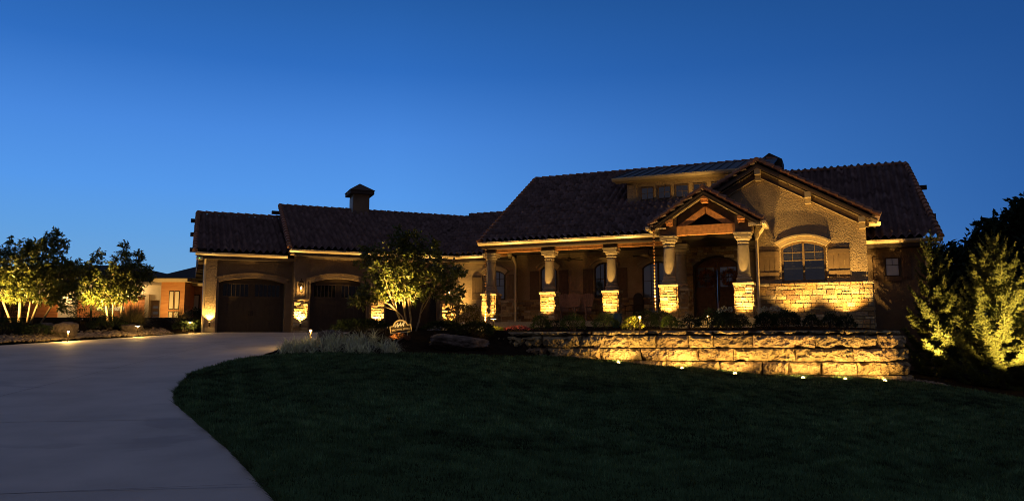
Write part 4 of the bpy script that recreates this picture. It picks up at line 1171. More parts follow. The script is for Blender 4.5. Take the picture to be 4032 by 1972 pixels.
def tree(name, label, base, stems, blobs, limbs=26, leaf=(.13, .055), per=10, group=None, mat_leaf='magnolia', mat_bark='bark', r0=.045):
    t = thing(name, label, 'tree', base, group)
    mb = MB(); tips = []
    for (pts_, r) in stems:
        q = [Vector(base) + Vector(p) for p in pts_]
        n = len(q); tube(mb, q, [r * (1 - .75 * i / (n - 1)) for i in range(n)], 8); tips.append(q)
    TP, TD = blob_points(blobs)
    for k in range(limbs):
        i = random.randrange(len(TP)); tgt = Vector(TP[i])
        q = min(tips, key=lambda st: min((p - tgt).length for p in st)); 
        a = random.uniform(.35, .95); idx = a * (len(q) - 1); i0 = int(idx); st = q[i0].lerp(q[min(i0 + 1, len(q) - 1)], idx - i0)
        mid = st.lerp(tgt, .5) + Vector((random.uniform(-.1, .1), random.uniform(-.1, .1), random.uniform(-.05, .12)))
        tube(mb, [st, mid, tgt], [.016, .011, .004], 5)
    mb.build('trunk', mat_bark, t, smooth=True)
    n = len(TP); P_ = np.repeat(TP, per, 0); D0 = np.repeat(TD, per, 0)
    along = rng.uniform(-.10, .10, (n * per, 1))
    D = D0 * .45 + rng.normal(size=P_.shape) * .62 + np.array([0, 0, .22])
    P_ = P_ + D0 * along + rng.normal(size=P_.shape) * .02
    tw = np.repeat(rng.uniform(.75, 1.2, n), per)
    V, F, C = leaf_mesh(P_, D, rng.uniform(leaf[0] * .7, leaf[0] * 1.2, n * per), rng.uniform(leaf[1] * .8, leaf[1] * 1.2, n * per), tw * rng.uniform(.7, 1.25, n * per))
    np_mesh('crown', V, F, mat_leaf, t, C)
    return t
# far left multi-stemmed tree, then its neighbour, then the tree by the sign
def zb(x, y): return lz(x, y)
tree('magnolia_tree', 'large multi stemmed tree lit from below at the left edge', (-19.3, 31, zb(-19.3, 31)),
     [([(0, 0, -.2), (-.02, 0, .7), (-.1, 0, 1.7), (-.15, 0, 2.6)], .07), ([(.22, .1, -.2), (.3, .1, .6), (.35, .1, 1.8), (.4, .1, 2.6)], .045), ([(.45, -.1, -.2), (.75, -.1, .75), (.9, 0, 1.7), (1.0, 0, 2.8)], .055), ([(.75, 0, -.2), (1.1, .1, .55), (1.35, .2, 1.3), (1.5, .2, 2.4)], .045), ([(-.3, .1, -.2), (-.7, 0, .8), (-1.2, 0, 1.8)], .05)],
     [(-20.2, 31, 4.25, .95, .9, .75, 130), (-19.3, 31, 4.55, .9, .9, .75, 130), (-18.5, 31, 4.75, .75, .8, .85, 120), (-19.6, 30.8, 3.7, 1.0, .9, .55, 130), (-18.4, 31, 3.75, .8, .8, .7, 120), (-17.75, 31, 4.2, .7, .7, .75, 110), (-17.75, 31.1, 3.5, .6, .6, .6, 80), (-18.35, 31, 5.55, .32, .3, .38, 26), (-18.05, 31, 5.75, .12, .12, .35, 12), (-17.75, 31, 5.4, .15, .15, .35, 12), (-19.3, 31, 5.35, .3, .3, .3, 20), (-20.0, 31, 5.15, .35, .3, .25, 20), (-19.9, 31, 5.55, .1, .1, .2, 6), (-18.9, 31, 5.35, .3, .3, .3, 20), (-20.9, 31, 3.9, .7, .7, .8, 60), (-17.3, 31, 4.5, .35, .4, .35, 30)], limbs=40, per=12, leaf=(.15, .062))
tree('magnolia_tree', 'smaller multi stemmed tree lit from below, in front of the neighbouring garage', (-16.9, 33, zb(-16.9, 33)),
     [([(.1, 0, -.2), (-.05, 0, .6), (-.25, 0, 1.3), (-.4, 0, 2.2)], .06), ([(.25, 0, -.2), (.2, .05, .7), (.1, .05, 1.5), (.1, 0, 2.4)], .045), ([(.5, .1, -.2), (.55, .1, .7), (.75, .1, 1.5), (1.0, 0, 2.2)], .045)],
     [(-17.6, 33, 3.95, .75, .7, .65, 95), (-16.7, 33, 4.2, .85, .8, .6, 110), (-16.0, 33, 4.1, .65, .7, .6, 90), (-17.0, 32.9, 3.55, .95, .8, .4, 100), (-16.1, 33, 3.65, .55, .6, .4, 55), (-17.75, 33, 4.75, .42, .4, .35, 34), (-17.45, 33, 5.2, .18, .18, .35, 14), (-16.4, 33, 4.95, .5, .45, .4, 46), (-16.35, 33, 5.5, .2, .2, .38, 16), (-15.75, 33, 4.6, .45, .45, .4, 40), (-15.65, 33, 5.2, .24, .2, .2, 14), (-15.3, 33, 4.5, .3, .3, .3, 20)], limbs=34, per=11, leaf=(.15, .06))
tree('magnolia_tree', 'small multi stemmed tree lit from below behind the address sign', (-3.45, 25.75, 1.85),
     [([(-.05, 0, -.25), (-.12, 0, .35), (-.35, 0, .85), (-.65, .05, 1.6), (-.75, 0, 2.2)], .045), ([(.0, 0, -.25), (.02, 0, .4), (-.1, 0, 1.0), (-.3, .1, 1.8), (-.2, 0, 2.8)], .040), ([(.10, .05, -.25), (.16, 0, .5), (.05, 0, 1.2), (.3, 0, 2.0), (.4, 0, 2.8)], .04), ([(.22, 0, -.25), (.42, 0, .45), (.5, .05, .95), (.85, 0, 1.5), (1.2, 0, 2.0)], .035), ([(.1, -.1, -.2), (-.1, -.1, .6), (-.5, -.15, 1.0), (-1.05, -.2, 1.15)], .03)],
     [(-4.25, 25.7, 4.0, .62, .6, .5, 60), (-3.5, 25.7, 4.35, .55, .55, .5, 60), (-2.75, 25.7, 4.3, .6, .6, .5, 62), (-3.6, 25.6, 3.7, .8, .6, .5, 80), (-2.7, 25.7, 3.6, .7, .6, .55, 80), (-4.55, 25.7, 3.3, .55, .55, .34, 52), (-4.98, 25.7, 3.0, .32, .4, .2, 26), (-2.1, 25.7, 3.85, .45, .45, .35, 40), (-2.0, 25.7, 3.2, .45, .45, .3, 34), (-1.75, 25.7, 3.85, .2, .2, .1, 10), (-3.75, 25.7, 5.0, .28, .28, .42, 30), (-3.25, 25.7, 4.95, .4, .35, .35, 34), (-4.6, 25.7, 4.55, .35, .3, .3, 24), (-4.9, 25.7, 4.25, .2, .2, .15, 10), (-2.6, 25.7, 4.9, .22, .2, .2, 12), (-3.3, 25.6, 3.15, .6, .5, .25, 36), (-4.3, 25.6, 3.05, .3, .3, .12, 10)], limbs=50, per=10, leaf=(.14, .06))
spotlight((-19.75, 29.5, zb(-19.75, 29.5)), (-19.4, 31, 3.9), 195, 'small bronze spotlight at the foot of the large tree on the left', 95, 'tree spotlights')
spotlight((-17.3, 31.8, zb(-17.3, 31.8)), (-16.8, 33, 3.8), 150, 'small bronze spotlight at the foot of the tree in front of the neighbouring garage', 100, 'tree spotlights')
spotlight((-3.95, 24.95, 1.92), (-3.5, 25.5, 4.4), 150, 'small bronze spotlight in the mulch behind the address sign', 76, 'tree spotlights')

def shrub(name, label, x, y, z, rx, ry, rz, n, leaf, material, cat='shrub', group=None, flat=False, spike=.0):
    t = thing(name, label, cat, (x, y, z), group)
    d = unit(rng.normal(size=(n, 3))); d[:, 2] = np.abs(d[:, 2]) * 1.0 - .25 * rng.uniform(0, 1, n)
    r = rng.uniform(.55, 1.0, n) ** .5
    wob = 1 + .12 * np.sin(d[:, 0] * 6 + x) * np.sin(d[:, 1] * 5) + .10 * np.sin(d[:, 2] * 9 + x * 2)
    P_ = np.array([x, y, z + rz * .30]) + d * (r * wob)[:, None] * np.array([rx, ry, rz * .72])
    P_[:, 2] = np.maximum(P_[:, 2], z + .01)
    D = d * .7 + rng.normal(size=P_.shape) * .5 + np.array([0, 0, .25 + spike])
    V, F, C = leaf_mesh(P_, D, rng.uniform(leaf[0] * .7, leaf[0] * 1.3, n), rng.uniform(leaf[1] * .7, leaf[1] * 1.3, n))
    np_mesh('foliage', V, F, material, t, C)
    def st(mb):
        for k in range(9):
            a = random.uniform(0, 2 * PI); q = random.uniform(.3, .75)
            tube(mb, [(x + .03 * math.cos(a), y + .03 * math.sin(a), z - .05), (x + rx * q * .5 * math.cos(a), y + ry * q * .5 * math.sin(a), z + rz * .45), (x + rx * q * math.cos(a), y + ry * q * math.sin(a), z + rz * .8)], [.012, .008, .004], 5)
    part('stems', 'bark_dark', t, st)
    return t
# terrace planting, left to right
def ts(name, label, x, y, rx, rz, n, leaf, m, **k): return shrub(name, label, x, y, tz(x, y) - .02, rx, rx * .9, rz, n, leaf, m, **k)
shrub('smoke_bush', 'loose reddish brown shrub glowing between the garage pier and the leftmost porch pier', -1.75, 28.2, bz(-1.75, 28.2), .72, .6, 1.05, 2600, (.06, .035), 'burgundy')
ts('boxwood_bush', 'rounded bush on the terrace with a lit left side, below the second porch pier', .95, 26.4, .33, .55, 1500, (.045, .025), 'box')
ts('boxwood_bush', 'dark low bush just right of the first rounded bush on the terrace', 1.45, 26.8, .38, .42, 1200, (.045, .025), 'dark_leaf')
ts('boxwood_bush', 'dark round clipped bush in front of the wooden porch chairs', 2.0, 25.8, .44, .60, 1900, (.045, .025), 'box')
ts('boxwood_bush', 'dark round clipped bush below the third porch pier', 3.05, 25.8, .44, .58, 1900, (.045, .025), 'box')
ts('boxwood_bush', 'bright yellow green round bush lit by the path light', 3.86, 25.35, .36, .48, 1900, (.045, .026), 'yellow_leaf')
ts('boxwood_bush', 'bush right of the rain chain with a lit lower left side', 5.02, 25.2, .28, .50, 1300, (.05, .028), 'box')
ts('dark_shrub', 'dark shrub behind the bright yellow green bush', 4.45, 26.6, .5, .72, 1500, (.05, .03), 'dark_leaf')
ts('dark_shrub', 'tall dark shrub behind the left entry pier light', 4.95, 26.2, .38, .70, 1300, (.05, .03), 'dark_leaf')
ts('dark_shrub', 'low dark shrub in the dots of light by the left entry pier', 5.7, 25.4, .32, .50, 900, (.05, .03), 'dark_leaf')
ts('dark_shrub', 'wide dark shrub in front of the front door', 6.35, 25.2, .48, .64, 1700, (.055, .03), 'dark_leaf')
ts('dark_shrub', 'dark shrub left of the right entry pier', 7.1, 25.0, .42, .50, 1300, (.055, .03), 'dark_leaf')
ts('dark_shrub', 'low dark shrub at the foot of the right entry pier', 6.75, 24.6, .40, .40, 1100, (.05, .03), 'dark_leaf')
ts('dark_shrub', 'wide dark shrub at the left end of the stone wainscot', 8.45, 24.4, .46, .62, 1500, (.06, .035), 'dark_leaf')
ts('yew_bush', 'small spiky dark bush under the arched window', 9.05, 23.95, .25, .46, 900, (.07, .02), 'dark_leaf', spike=.3)
ts('yew_bush', 'spiky dark bush, larger of the two under the right shutter', 9.55, 23.7, .30, .52, 1100, (.07, .02), 'dark_leaf', spike=.3)
ts('yew_bush', 'spiky dark bush at the right end of the row under the right shutter', 9.98, 23.65, .29, .46, 1000, (.07, .02), 'dark_leaf', spike=.3)
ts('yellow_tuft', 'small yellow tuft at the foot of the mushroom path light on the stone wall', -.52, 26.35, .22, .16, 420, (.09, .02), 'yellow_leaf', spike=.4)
def hydrangea(label, x, y, z, n, m, sp=.32, group=None):
    t = ts('hydrangea', label, x, y, .36, .58, 900, (.07, .05), 'dark_leaf', group=group)
    for k in range(n):
        a = x + (k - (n - 1) / 2) * sp * .55 + random.uniform(-.04, .04); b = y - .22 + random.uniform(-.06, .06); c = z + random.uniform(-.05, .05)
        q = 90; d = unit(rng.normal(size=(q, 3)))
        V, F, C = leaf_mesh(np.array([a, b, c]) + d * .065, d + rng.normal(size=d.shape) * .5, rng.uniform(.025, .04, q), rng.uniform(.02, .035, q))
        np_mesh('flower_head', V, F, m, t, C)
hydrangea('hydrangea with pale white flower heads between entry pier and stone wainscot', 7.95, 24.75, tz(7.95, 24.75) + .62, 4, 'flower')
hydrangea('hydrangea with a few pale and red flower heads before the front door', 6.85, 25.6, tz(6.85, 25.6) + .62, 3, 'flower')
ts('flower_bed', 'low strip of dark red flowers beside the porch steps', .2, 27.6, .5, .18, 500, (.04, .03), 'flower_red', cat='flowers')

# blue pot on the terrace
pt = thing('flower_pot', 'glazed blue pot at the foot of the third porch pier', 'pot', (3.75, 29.4, 2.2))
c_ = R.w(.05, .95, 0); c_ = (3.76, 28.6, tz(3.76, 28.6))
part('pot_body', 'pot', pt, lambda mb: lathe(mb, c_, [(.12, 0), (.20, .18), (.22, .34), (.20, .46), (.23, .50), (.21, .51), (.17, .46)], 24), smooth=True)

# junipers and boulders on the mound
def boulder(label, x, y, z, rx, ry, rz, m='rock', seed=0, cut=.0, rot=0, group=None):
    bm = bmesh.new(); bmesh.ops.create_icosphere(bm, subdivisions=5, radius=1)
    for v in bm.verts:
        d = v.co.copy(); d /= (abs(d.x) ** 4 + abs(d.y) ** 4 + abs(d.z) ** 4) ** .25
        # facet by clamping against a few random planes, then weather it
        rs = random.Random(seed)
        for k in range(9):
            n = Vector((rs.gauss(0, 1), rs.gauss(0, 1), rs.gauss(0, 1))).normalized(); h = rs.uniform(.70, .98)
            q = d.dot(n)
            if q > h: d -= n * (q - h) * .85
        d *= .92 + .09 * mnoise.fractal(d * 2.0 + Vector((seed, 0, 0)), .8, 2.1, 6)
        v.co = d
    cr, sr_ = math.cos(rot), math.sin(rot)
    for v in bm.verts:
        a, b, c = v.co.x * rx, v.co.y * ry, v.co.z * rz
        v.co = (a * cr - c * sr_, b, a * sr_ + c * cr)
    me = bpy.data.meshes.new('boulder'); bm.to_mesh(me); bm.free(); me.materials.append(M[m])
    me.polygons.foreach_set('use_smooth', [True] * len(me.polygons))
    o = bpy.data.objects.new('boulder', me); COL.objects.link(o); o.location = (x, y, z)
    tag(o, label, 'boulder', group); return o
boulder('big rounded grey boulder at the driveway edge right of the slim path light', -5.55, 24.3, 1.62, .42, .38, .40, 'rock', 3)
boulder('thin slanting stone slab leaning between the slim path light and the grey boulder', -6.05, 24.5, 1.60, .34, .12, .05, 'rock', 5, rot=.35)
boulder('long low slab of grey rock on the dark mound left of the stone wall', -1.62, 24.55, 1.60, .95, .40, .30, 'rock', 8, rot=-.04)
boulder('small pale rock at the foot of the long grey slab', -2.95, 22.98, 1.25, .10, .08, .07, 'rock_pale', 9)
boulder('pale rounded stone left of the reddish shrub', -2.75, 27.4, 2.02, .20, .18, .18, 'rock_pale', 11)
boulder('pale pitted stone just right of the other pale stone by the reddish shrub', -2.38, 27.2, 2.0, .18, .16, .17, 'rock_pale', 12)
boulder('pale bluish boulder in front of the reddish shrub', -1.62, 27.2, 2.08, .30, .25, .26, 'rock_pale', 14)
boulder('small upright stone right of the pale bluish boulder', -1.1, 27.3, 2.04, .14, .12, .20, 'rock_pale', 15)
def juniper(label, x, y, z, rx, ry, rz, n):
    return shrub('juniper', label, x, y, z, rx, ry, rz, n, (.16, .022), 'dark_leaf')
juniper('flat dark spreading juniper between the grey boulder and the address sign', -5.0, 26.4, bz(-5.0, 26.4), .95, .6, .38, 2200)
juniper('dark spreading juniper draping over the left end of the stone wall', -1.15, 25.4, bz(-1.15, 25.6), .55, .35, .42, 1400)
juniper('low dark juniper right of the lit tree', -2.3, 26.2, bz(-2.3, 26.2), .6, .45, .25, 1100)
shrub('dead_leaf_plant', 'low brown crinkled plant under the address sign', -3.45, 24.3, bz(-3.45, 24.3) - .02, .30, .2, .22, 500, (.06, .04), 'wreath')
ts('dark_shrub', 'dark shrub left of the pale bluish boulder', -2.2, 27.6, .35, .45, 900, (.06, .035), 'dark_leaf')

# striped ornamental grass
def arching(centres, nb, ln, w, mat_, parent=None, name='ornamental_grass', up=1.0, zf=None):
    Vs, Fs, Cs = [], [], []; k = 0
    for (x, y, z) in centres:
        a = rng.uniform(0, 2 * PI, nb); el = rng.uniform(.5, 1.45, nb); L_ = ln * rng.uniform(.6, 1.2, nb); nseg = 5
        side = np.stack([-np.sin(a), np.cos(a), 0 * a], 1); bx = x + rng.normal(0, .035, nb); by = y + rng.normal(0, .035, nb)
        pos = np.stack([bx, by, np.full(nb, z)], 1); rows = []
        for s in range(nseg + 1):
            ww = w * (1 - (s / nseg) ** 2 * .95)
            rows.append(pos - side * ww / 2); rows.append(pos + side * ww / 2)
            e = el - (s / nseg) * 1.9 * up * (.35 + 1.6 - el)
            pos = pos + np.stack([np.cos(a) * np.cos(e), np.sin(a) * np.cos(e), np.sin(e)], 1) * (L_ / nseg)[:, None]
        V = np.stack(rows, 1).reshape(-1, 3); m = 2 * (nseg + 1)
        b = (np.arange(nb) * m)[:, None]
        F = np.concatenate([b + np.array([[2 * s, 2 * s + 1, 2 * s + 3, 2 * s + 2]]) for s in range(nseg)], 0)
        g = rng.uniform(.55, 1.25, nb); c = np.stack([g, g, g * rng.uniform(.8, 1.1, nb)], 1)
        Vs.append(V); Fs.append(F + k); Cs.append(np.repeat(c, m, 0)); k += len(V)
    return np_mesh(name, np.concatenate(Vs), np.concatenate(Fs), mat_, parent, np.concatenate(Cs))
cs = []
for k in range(64):
    x = random.uniform(-6.75, -3.35); top = np.interp(x, [-6.8, -6.2, -5.2, -4.3, -3.3], [23.4, 23.9, 24.0, 24.3, 23.1])
    y = random.uniform(22.75, top); cs.append((x, y, bz(x, y) - .01))
tag(arching(cs, 40, .50, .020, 'variegated'), 'pale striped ornamental grass spreading over the mound by the driveway', 'ornamental grass', kind='stuff')

# left bed: boulders, hedges, fountain grass, river stones
boulder('large squarish boulder behind the slim path light in the left bed', -16.25, 28.75, lz(-16.25, 28.75) + .24, .48, .36, .36, 'rock', 21)
boulder('low tan boulder behind the mushroom path light in the left bed', -14.75, 30.75, lz(-14.75, 30.75) + .12, .40, .34, .26, 'rock', 22)
boulder('dark boulder partly behind the large squarish boulder', -17.0, 28.9, lz(-17.0, 28.9) + .14, .40, .36, .28, 'rock', 23)
def lsh(name, label, x, y, rx, rz, n, leaf, m, **k): return shrub(name, label, x, y, lz(x, y) - .03, rx, rx * .8, rz, n, leaf, m, **k)
lsh('hedge_bush', 'low wide dark bush at the left edge below the large tree', -18.3, 28.4, 1.0, .60, 2400, (.07, .03), 'dark_leaf')
lsh('hedge_bush', 'low dark bush left of the dark boulder', -17.1, 28.4, .7, .52, 1700, (.07, .03), 'dark_leaf')
lsh('hedge_bush', 'low clipped dark hedge between the squarish boulder and the fountain grass', -15.6, 30.6, .75, .62, 2200, (.06, .03), 'dark_leaf')
lsh('hedge_bush', 'dark bush right of the low tan boulder', -13.2, 31.9, .50, .50, 1500, (.06, .03), 'dark_leaf')
lsh('hedge_bush', 'round bush lit on its right side by the path light next to the garage corner', -12.95, 32.3, .40, .46, 1300, (.05, .03), 'box')
lsh('dark_shrub', 'dark shrub in front of the neighbouring windows', -13.6, 34.2, .7, .85, 1700, (.07, .04), 'dark_leaf')
lsh('dark_shrub', 'dark shrub between the neighbouring wall and the garage corner', -13.0, 34.4, .7, .95, 1700, (.07, .04), 'dark_leaf')
def conifer(label, x, y, z, h, r):
    t = thing('dark_conifer', label, 'conifer', (x, y, z))
    n = 2600; q = rng.uniform(0, 1, n); a = rng.uniform(0, 2 * PI, n); rr_ = r * (1 - q ** 1.6) ** .8 * rng.uniform(.6, 1.05, n)
    P_ = np.stack([x + rr_ * np.cos(a), y + rr_ * np.sin(a), z + .05 + q * h], 1)
    D = np.stack([np.cos(a) * .8, np.sin(a) * .8, .5 + 0 * a], 1) + rng.normal(size=(n, 3)) * .3
    V, F, C = leaf_mesh(P_, D, rng.uniform(.10, .22, n), rng.uniform(.02, .04, n)); np_mesh('foliage', V, F, 'wood_leaf', t, C)
    part('trunk', 'bark_dark', t, lambda mb: tube(mb, [(x, y, z - .1), (x, y, z + h * .8)], [.06, .02], 6))
conifer('dark bushy conifer between the two lit trees on the left', -17.9, 33.6, lz(-17.9, 33.6) - .1, 2.2, .85)
conifer('dark conifer at the far left edge behind the large tree', -21.6, 33.5, lz(-21.6, 33.5), 1.5, .9)
fg = thing('fountain_grass', 'tall wispy fountain grass clump in front of the neighbouring garage door', 'ornamental grass', (-15.1, 31.3, lz(-15.1, 31.3)))
arching([(-15.1 + random.uniform(-.3, .3), 31.3 + random.uniform(-.25, .25), lz(-15.1, 31.3)) for k in range(14)], 130, 1.25, .010, 'fountain', fg, 'blades', .45)
fg = thing('fountain_grass', 'small spiky grey grass clump left of the neighbouring front windows', 'ornamental grass', (-13.75, 32.8, lz(-13.75, 32.8)))
arching([(-13.75 + random.uniform(-.2, .2), 32.8 + random.uniform(-.15, .15), lz(-13.75, 32.8)) for k in range(6)], 70, .95, .016, 'fountain', fg, 'blades', .3)
def pebbles(pts_, smin, smax, name):
    bm = bmesh.new(); bmesh.ops.create_icosphere(bm, subdivisions=2, radius=1)
    base = np.array([v.co[:] for v in bm.verts]); tri = np.array([[v.index for v in f.verts] for f in bm.faces]); bm.free()
    Vs, Fs, Cs = [], [], []; k = 0
    for (x, y, z) in pts_:
        s = random.uniform(smin, smax) * np.array([random.uniform(.8, 1.5), random.uniform(.7, 1.2), random.uniform(.5, .8)])
        w = base * (1 + .16 * np.sin(base[:, [1, 2, 0]] * 3 + x * 9))
        a = random.uniform(0, 2 * PI); V = w * s; V = np.stack([V[:, 0] * math.cos(a) - V[:, 1] * math.sin(a), V[:, 0] * math.sin(a) + V[:, 1] * math.cos(a), V[:, 2]], 1) + np.array([x, y, z])
        g = random.uniform(.45, 1.2); Vs.append(V); Fs.append(tri + k); Cs.append(np.tile([g, g * random.uniform(.9, 1), g * random.uniform(.8, 1)], (len(V), 1))); k += len(V)
    return np_mesh(name, np.concatenate(Vs), np.concatenate(Fs), 'pebble', None, np.concatenate(Cs), True)
pp = []
for k in range(4200):
    a = random.uniform(9, 23.9); b = abs(random.gauss(0, .55)) + .03
    x, y = EA + ED * a + EN * b
    pp.append((x, y, lz(x, y) + .02))
tag(pebbles(pp, .025, .08, 'river_stones'), 'tan river stones along the left driveway edge', 'river stones', kind='stuff')
pp = []
for k in range(110):
    a = random.uniform(0, 1); x = -7.2 + a * 1.3 + random.uniform(-.12, .12); y = 22.15 + a * .75 + random.uniform(-.1, .2)
    pp.append((x, y, bz(x, y) + .01))
for k in range(50):
    x = 11.7 + random.uniform(-.35, .4); y = 22.4 + random.uniform(-.5, .3); pp.append((x, y, gzz(x, y) + .03))
tag(pebbles(pp, .03, .07, 'bark_chunks'), 'rough brown mulch chunks at the bed edges', 'mulch', kind='stuff')

# ------------------------------------------------------------------ spruces
def spruce(label, x, y, z, h, r, n=60, bare=.05):
    t = thing('spruce_tree', label, 'spruce', (x, y, z), None)
    part('trunk', 'bark_dark', t, lambda mb: tube(mb, [(x, y, z - .3), (x, y, z + h * .5), (x, y, z + h)], [.09, .06, .01], 8))
    tw = []
    for k in range(n):
        q = (k + .5) / n; zz = z + h * (bare + (1 - bare) * q ** .95); a = k * 2.399 + random.uniform(-.3, .3)
        ln = r * (1 - q) ** .72 * random.uniform(.75, 1.15) + .12
        d = Vector((math.cos(a), math.sin(a), 0)); slope = .05 + .55 * q; nst = max(4, int(ln / .075)); prev = Vector((x, y, zz)); pts_ = [prev]
        for i in range(1, nst + 1):
            f_ = i / nst; p = Vector((x, y, zz)) + d * ln * f_ + Vector((0, 0, ln * (slope * f_ - .38 * f_ * (1 - f_) * 2 + .22 * f_ ** 3))); pts_.append(p)
        for i in range(nst):
            tw.append((pts_[i], pts_[i + 1], .024, .022))
            f_ = (i + 1) / nst
            if f_ < .22: continue
            ax = (pts_[i + 1] - pts_[i]).normalized(); sd = ax.cross(Vector((0, 0, 1))).normalized()
            for s_ in (-1, 1):
                l2 = min(.42, ln * .42) * (1.05 - .72 * f_) * random.uniform(.7, 1.2)
                dd = (ax * .75 + sd * s_ * .8 + Vector((0, 0, random.uniform(-.12, .30)))).normalized(); e = pts_[i + 1] + dd * l2
                tw.append((pts_[i + 1], e, .022, .009))
                for jf in (.3, .52, .74):
                    if l2 > .10:
                        b0 = pts_[i + 1].lerp(e, jf); s2 = dd.cross(Vector((0, 0, 1))).normalized()
                        for s3 in (-1, 1):
                            d3 = (dd * .8 + s2 * s3 * .7 + Vector((0, 0, random.uniform(-.1, .35)))).normalized()
                            tw.append((b0, b0 + d3 * l2 * random.uniform(.3, .5), .019, .008))
        tw.append((pts_[-1], pts_[-1] + (pts_[-1] - pts_[-2]).normalized() * .13 + Vector((0, 0, .04)), .022, .008))
    for k in range(8):
        a = k * .785; tw.append((Vector((x, y, z + h * .98)), Vector((x + .12 * math.cos(a), y + .12 * math.sin(a), z + h + .05)), .02, .008))
    tw.append((Vector((x, y, z + h)), Vector((x, y, z + h + .3)), .02, .006))
    A = np.array([q[0][:] for q in tw]); B = np.array([q[1][:] for q in tw]); ra = np.array([q[2] for q in tw]); rb = np.array([q[3] for q in tw])
    # each twig is a bottle brush of needles: slim flat leaves standing round the shoot
    n_ = len(tw); per = 14; D = unit(B - A); Ln = np.linalg.norm(B - A, axis=1)
    f_ = rng.uniform(0, 1, (n_, per)); P_ = (A[:, None, :] + (B - A)[:, None, :] * f_[..., None]).reshape(-1, 3)
    DD = np.repeat(D, per, 0); rn = rng.normal(size=P_.shape); sd = unit(rn - DD * np.sum(rn * DD, 1, keepdims=True))
    V, F, C = leaf_mesh(P_, DD * .75 + sd, rng.uniform(.035, .065, len(P_)), .014, rng.uniform(.65, 1.3, len(P_)))
    np_mesh('needles', V, F, 'needle', t, C)
    ref = np.where(np.abs(D[:, 2:3]) < .9, np.array([[0, 0, 1.]]), np.array([[1., 0, 0]])); u = unit(np.cross(D, ref)); v = np.cross(D, u); Vv = []
    for c_, rr_ in ((A, ra), (B, rb)):
        for k in range(3):
            an = 2 * PI * k / 3; Vv.append(c_ + (u * math.cos(an) + v * math.sin(an)) * rr_[:, None] * .55)
    Vv = np.stack(Vv, 1).reshape(-1, 3); b = (np.arange(n_) * 6)[:, None]
    Fq = np.concatenate([b + np.array([[k, (k + 1) % 3, 3 + (k + 1) % 3, 3 + k]]) for k in range(3)], 0)
    np_mesh('branches', Vv, Fq, 'needle', t, np.full((len(Vv), 3), .7))
    return t
spruce('slender spruce lit on its left side, right behind the house corner', 14.05, 26.2, .35, 4.75, .92, 84)
spruce('large spruce brightly lit from below at the right', 14.75, 24.0, .12, 4.65, 1.45, 96)
spruce('spruce at the right edge, only its left branches lit', 16.75, 25.0, -.1, 4.6, 1.4, 76)
spotlight((13.3, 25.0, gzz(13.3, 25.0)), (13.8, 25.75, 3.1), 190, 'small bronze spotlight in front of the slender spruce', 62, 'spruce spotlights')
spotlight((14.2, 21.0, gzz(14.2, 21.0) + .03), (14.65, 24.0, 2.8), 500, 'small bronze spotlight in front of the large spruce', 54, 'spruce spotlights')
spotlight((15.3, 22.6, gzz(15.3, 22.6)), (16.2, 25.0, 2.8), 9, 'small bronze spotlight in front of the spruce at the right edge', 40, 'spruce spotlights')

# ------------------------------------------------------------------ dark wood behind, right
def wood_clumps(blobs, name, parent=None, per=7, leaf=(.42, .24)):
    TP, TD = blob_points(blobs, surf=.5); P_ = np.repeat(TP, per, 0); n = len(P_); D0 = np.repeat(TD, per, 0)
    P_ = P_ + rng.normal(size=P_.shape) * .22
    V, F, C = leaf_mesh(P_, D0 * .5 + rng.normal(size=P_.shape) * .6 + np.array([0, 0, .2]), rng.uniform(leaf[0] * .6, leaf[0] * 1.3, n), rng.uniform(leaf[1] * .6, leaf[1] * 1.3, n))
    return np_mesh(name, V, F, 'wood_leaf', parent, C)
bl = []
for k in range(34):
    x = 17 + k * .95 + random.uniform(-.5, .5); y = random.uniform(43, 52); h = np.interp(x, [17, 22, 27, 33, 50], [6.6, 6.6, 7.2, 7.8, 9.0]) + random.uniform(-.6, .5)
    for q in range(3): bl.append((x + random.uniform(-.6, .6), y, h * (.28 + .3 * q) - .6, 1.5, 1.3, 1.5, 80))
tag(wood_clumps(bl, 'woods'), 'dark unlit wood behind the spruces', 'woods', kind='stuff')
def back_tree(label, x, y, h, blobs):
    t = thing('forest_tree', label, 'tree', (x, y, -.5))
    part('trunk', 'bark_dark', t, lambda mb: (tube(mb, [(x, y, -.8), (x + .1, y, h * .5), (x, y, h * .9)], [.22, .15, .04], 8), [tube(mb, [(x, y, h * .55), (b[0], b[1], b[2])], [.08, .03], 5) for b in blobs]))
    wood_clumps(blobs, 'crown', t)
back_tree('tall dark broadleaf tree rising above the wood at the right edge', 30.2, 46, 9.8, [(29.4, 46, 8.1, 1.1, 1, .9, 90), (30.4, 46, 9.3, .9, .9, .75, 80), (28.0, 46, 7.9, .8, .8, .6, 55), (31.2, 46, 8.4, 1.1, 1, 1, 90), (29.9, 46, 7.0, 1.5, 1, .9, 90), (27.6, 46, 7.2, .6, .6, .4, 30)])
back_tree('thin dark tree with airy top above the wood, right of the house', 23.4, 45, 7.2, [(23.0, 45, 6.75, .55, .5, .25, 26), (23.7, 45, 6.3, .6, .5, .3, 30), (22.7, 45, 6.1, .7, .6, .3, 30), (23.2, 45, 5.4, .9, .8, .7, 60)])
back_tree('dark pointed tree just right of the house roof corner', 21.4, 45, 6.6, [(21.4, 45, 6.05, .35, .35, .4, 26), (21.2, 45, 5.3, .8, .7, .7, 60), (20.3, 45, 5.6, .5, .5, .4, 30)])

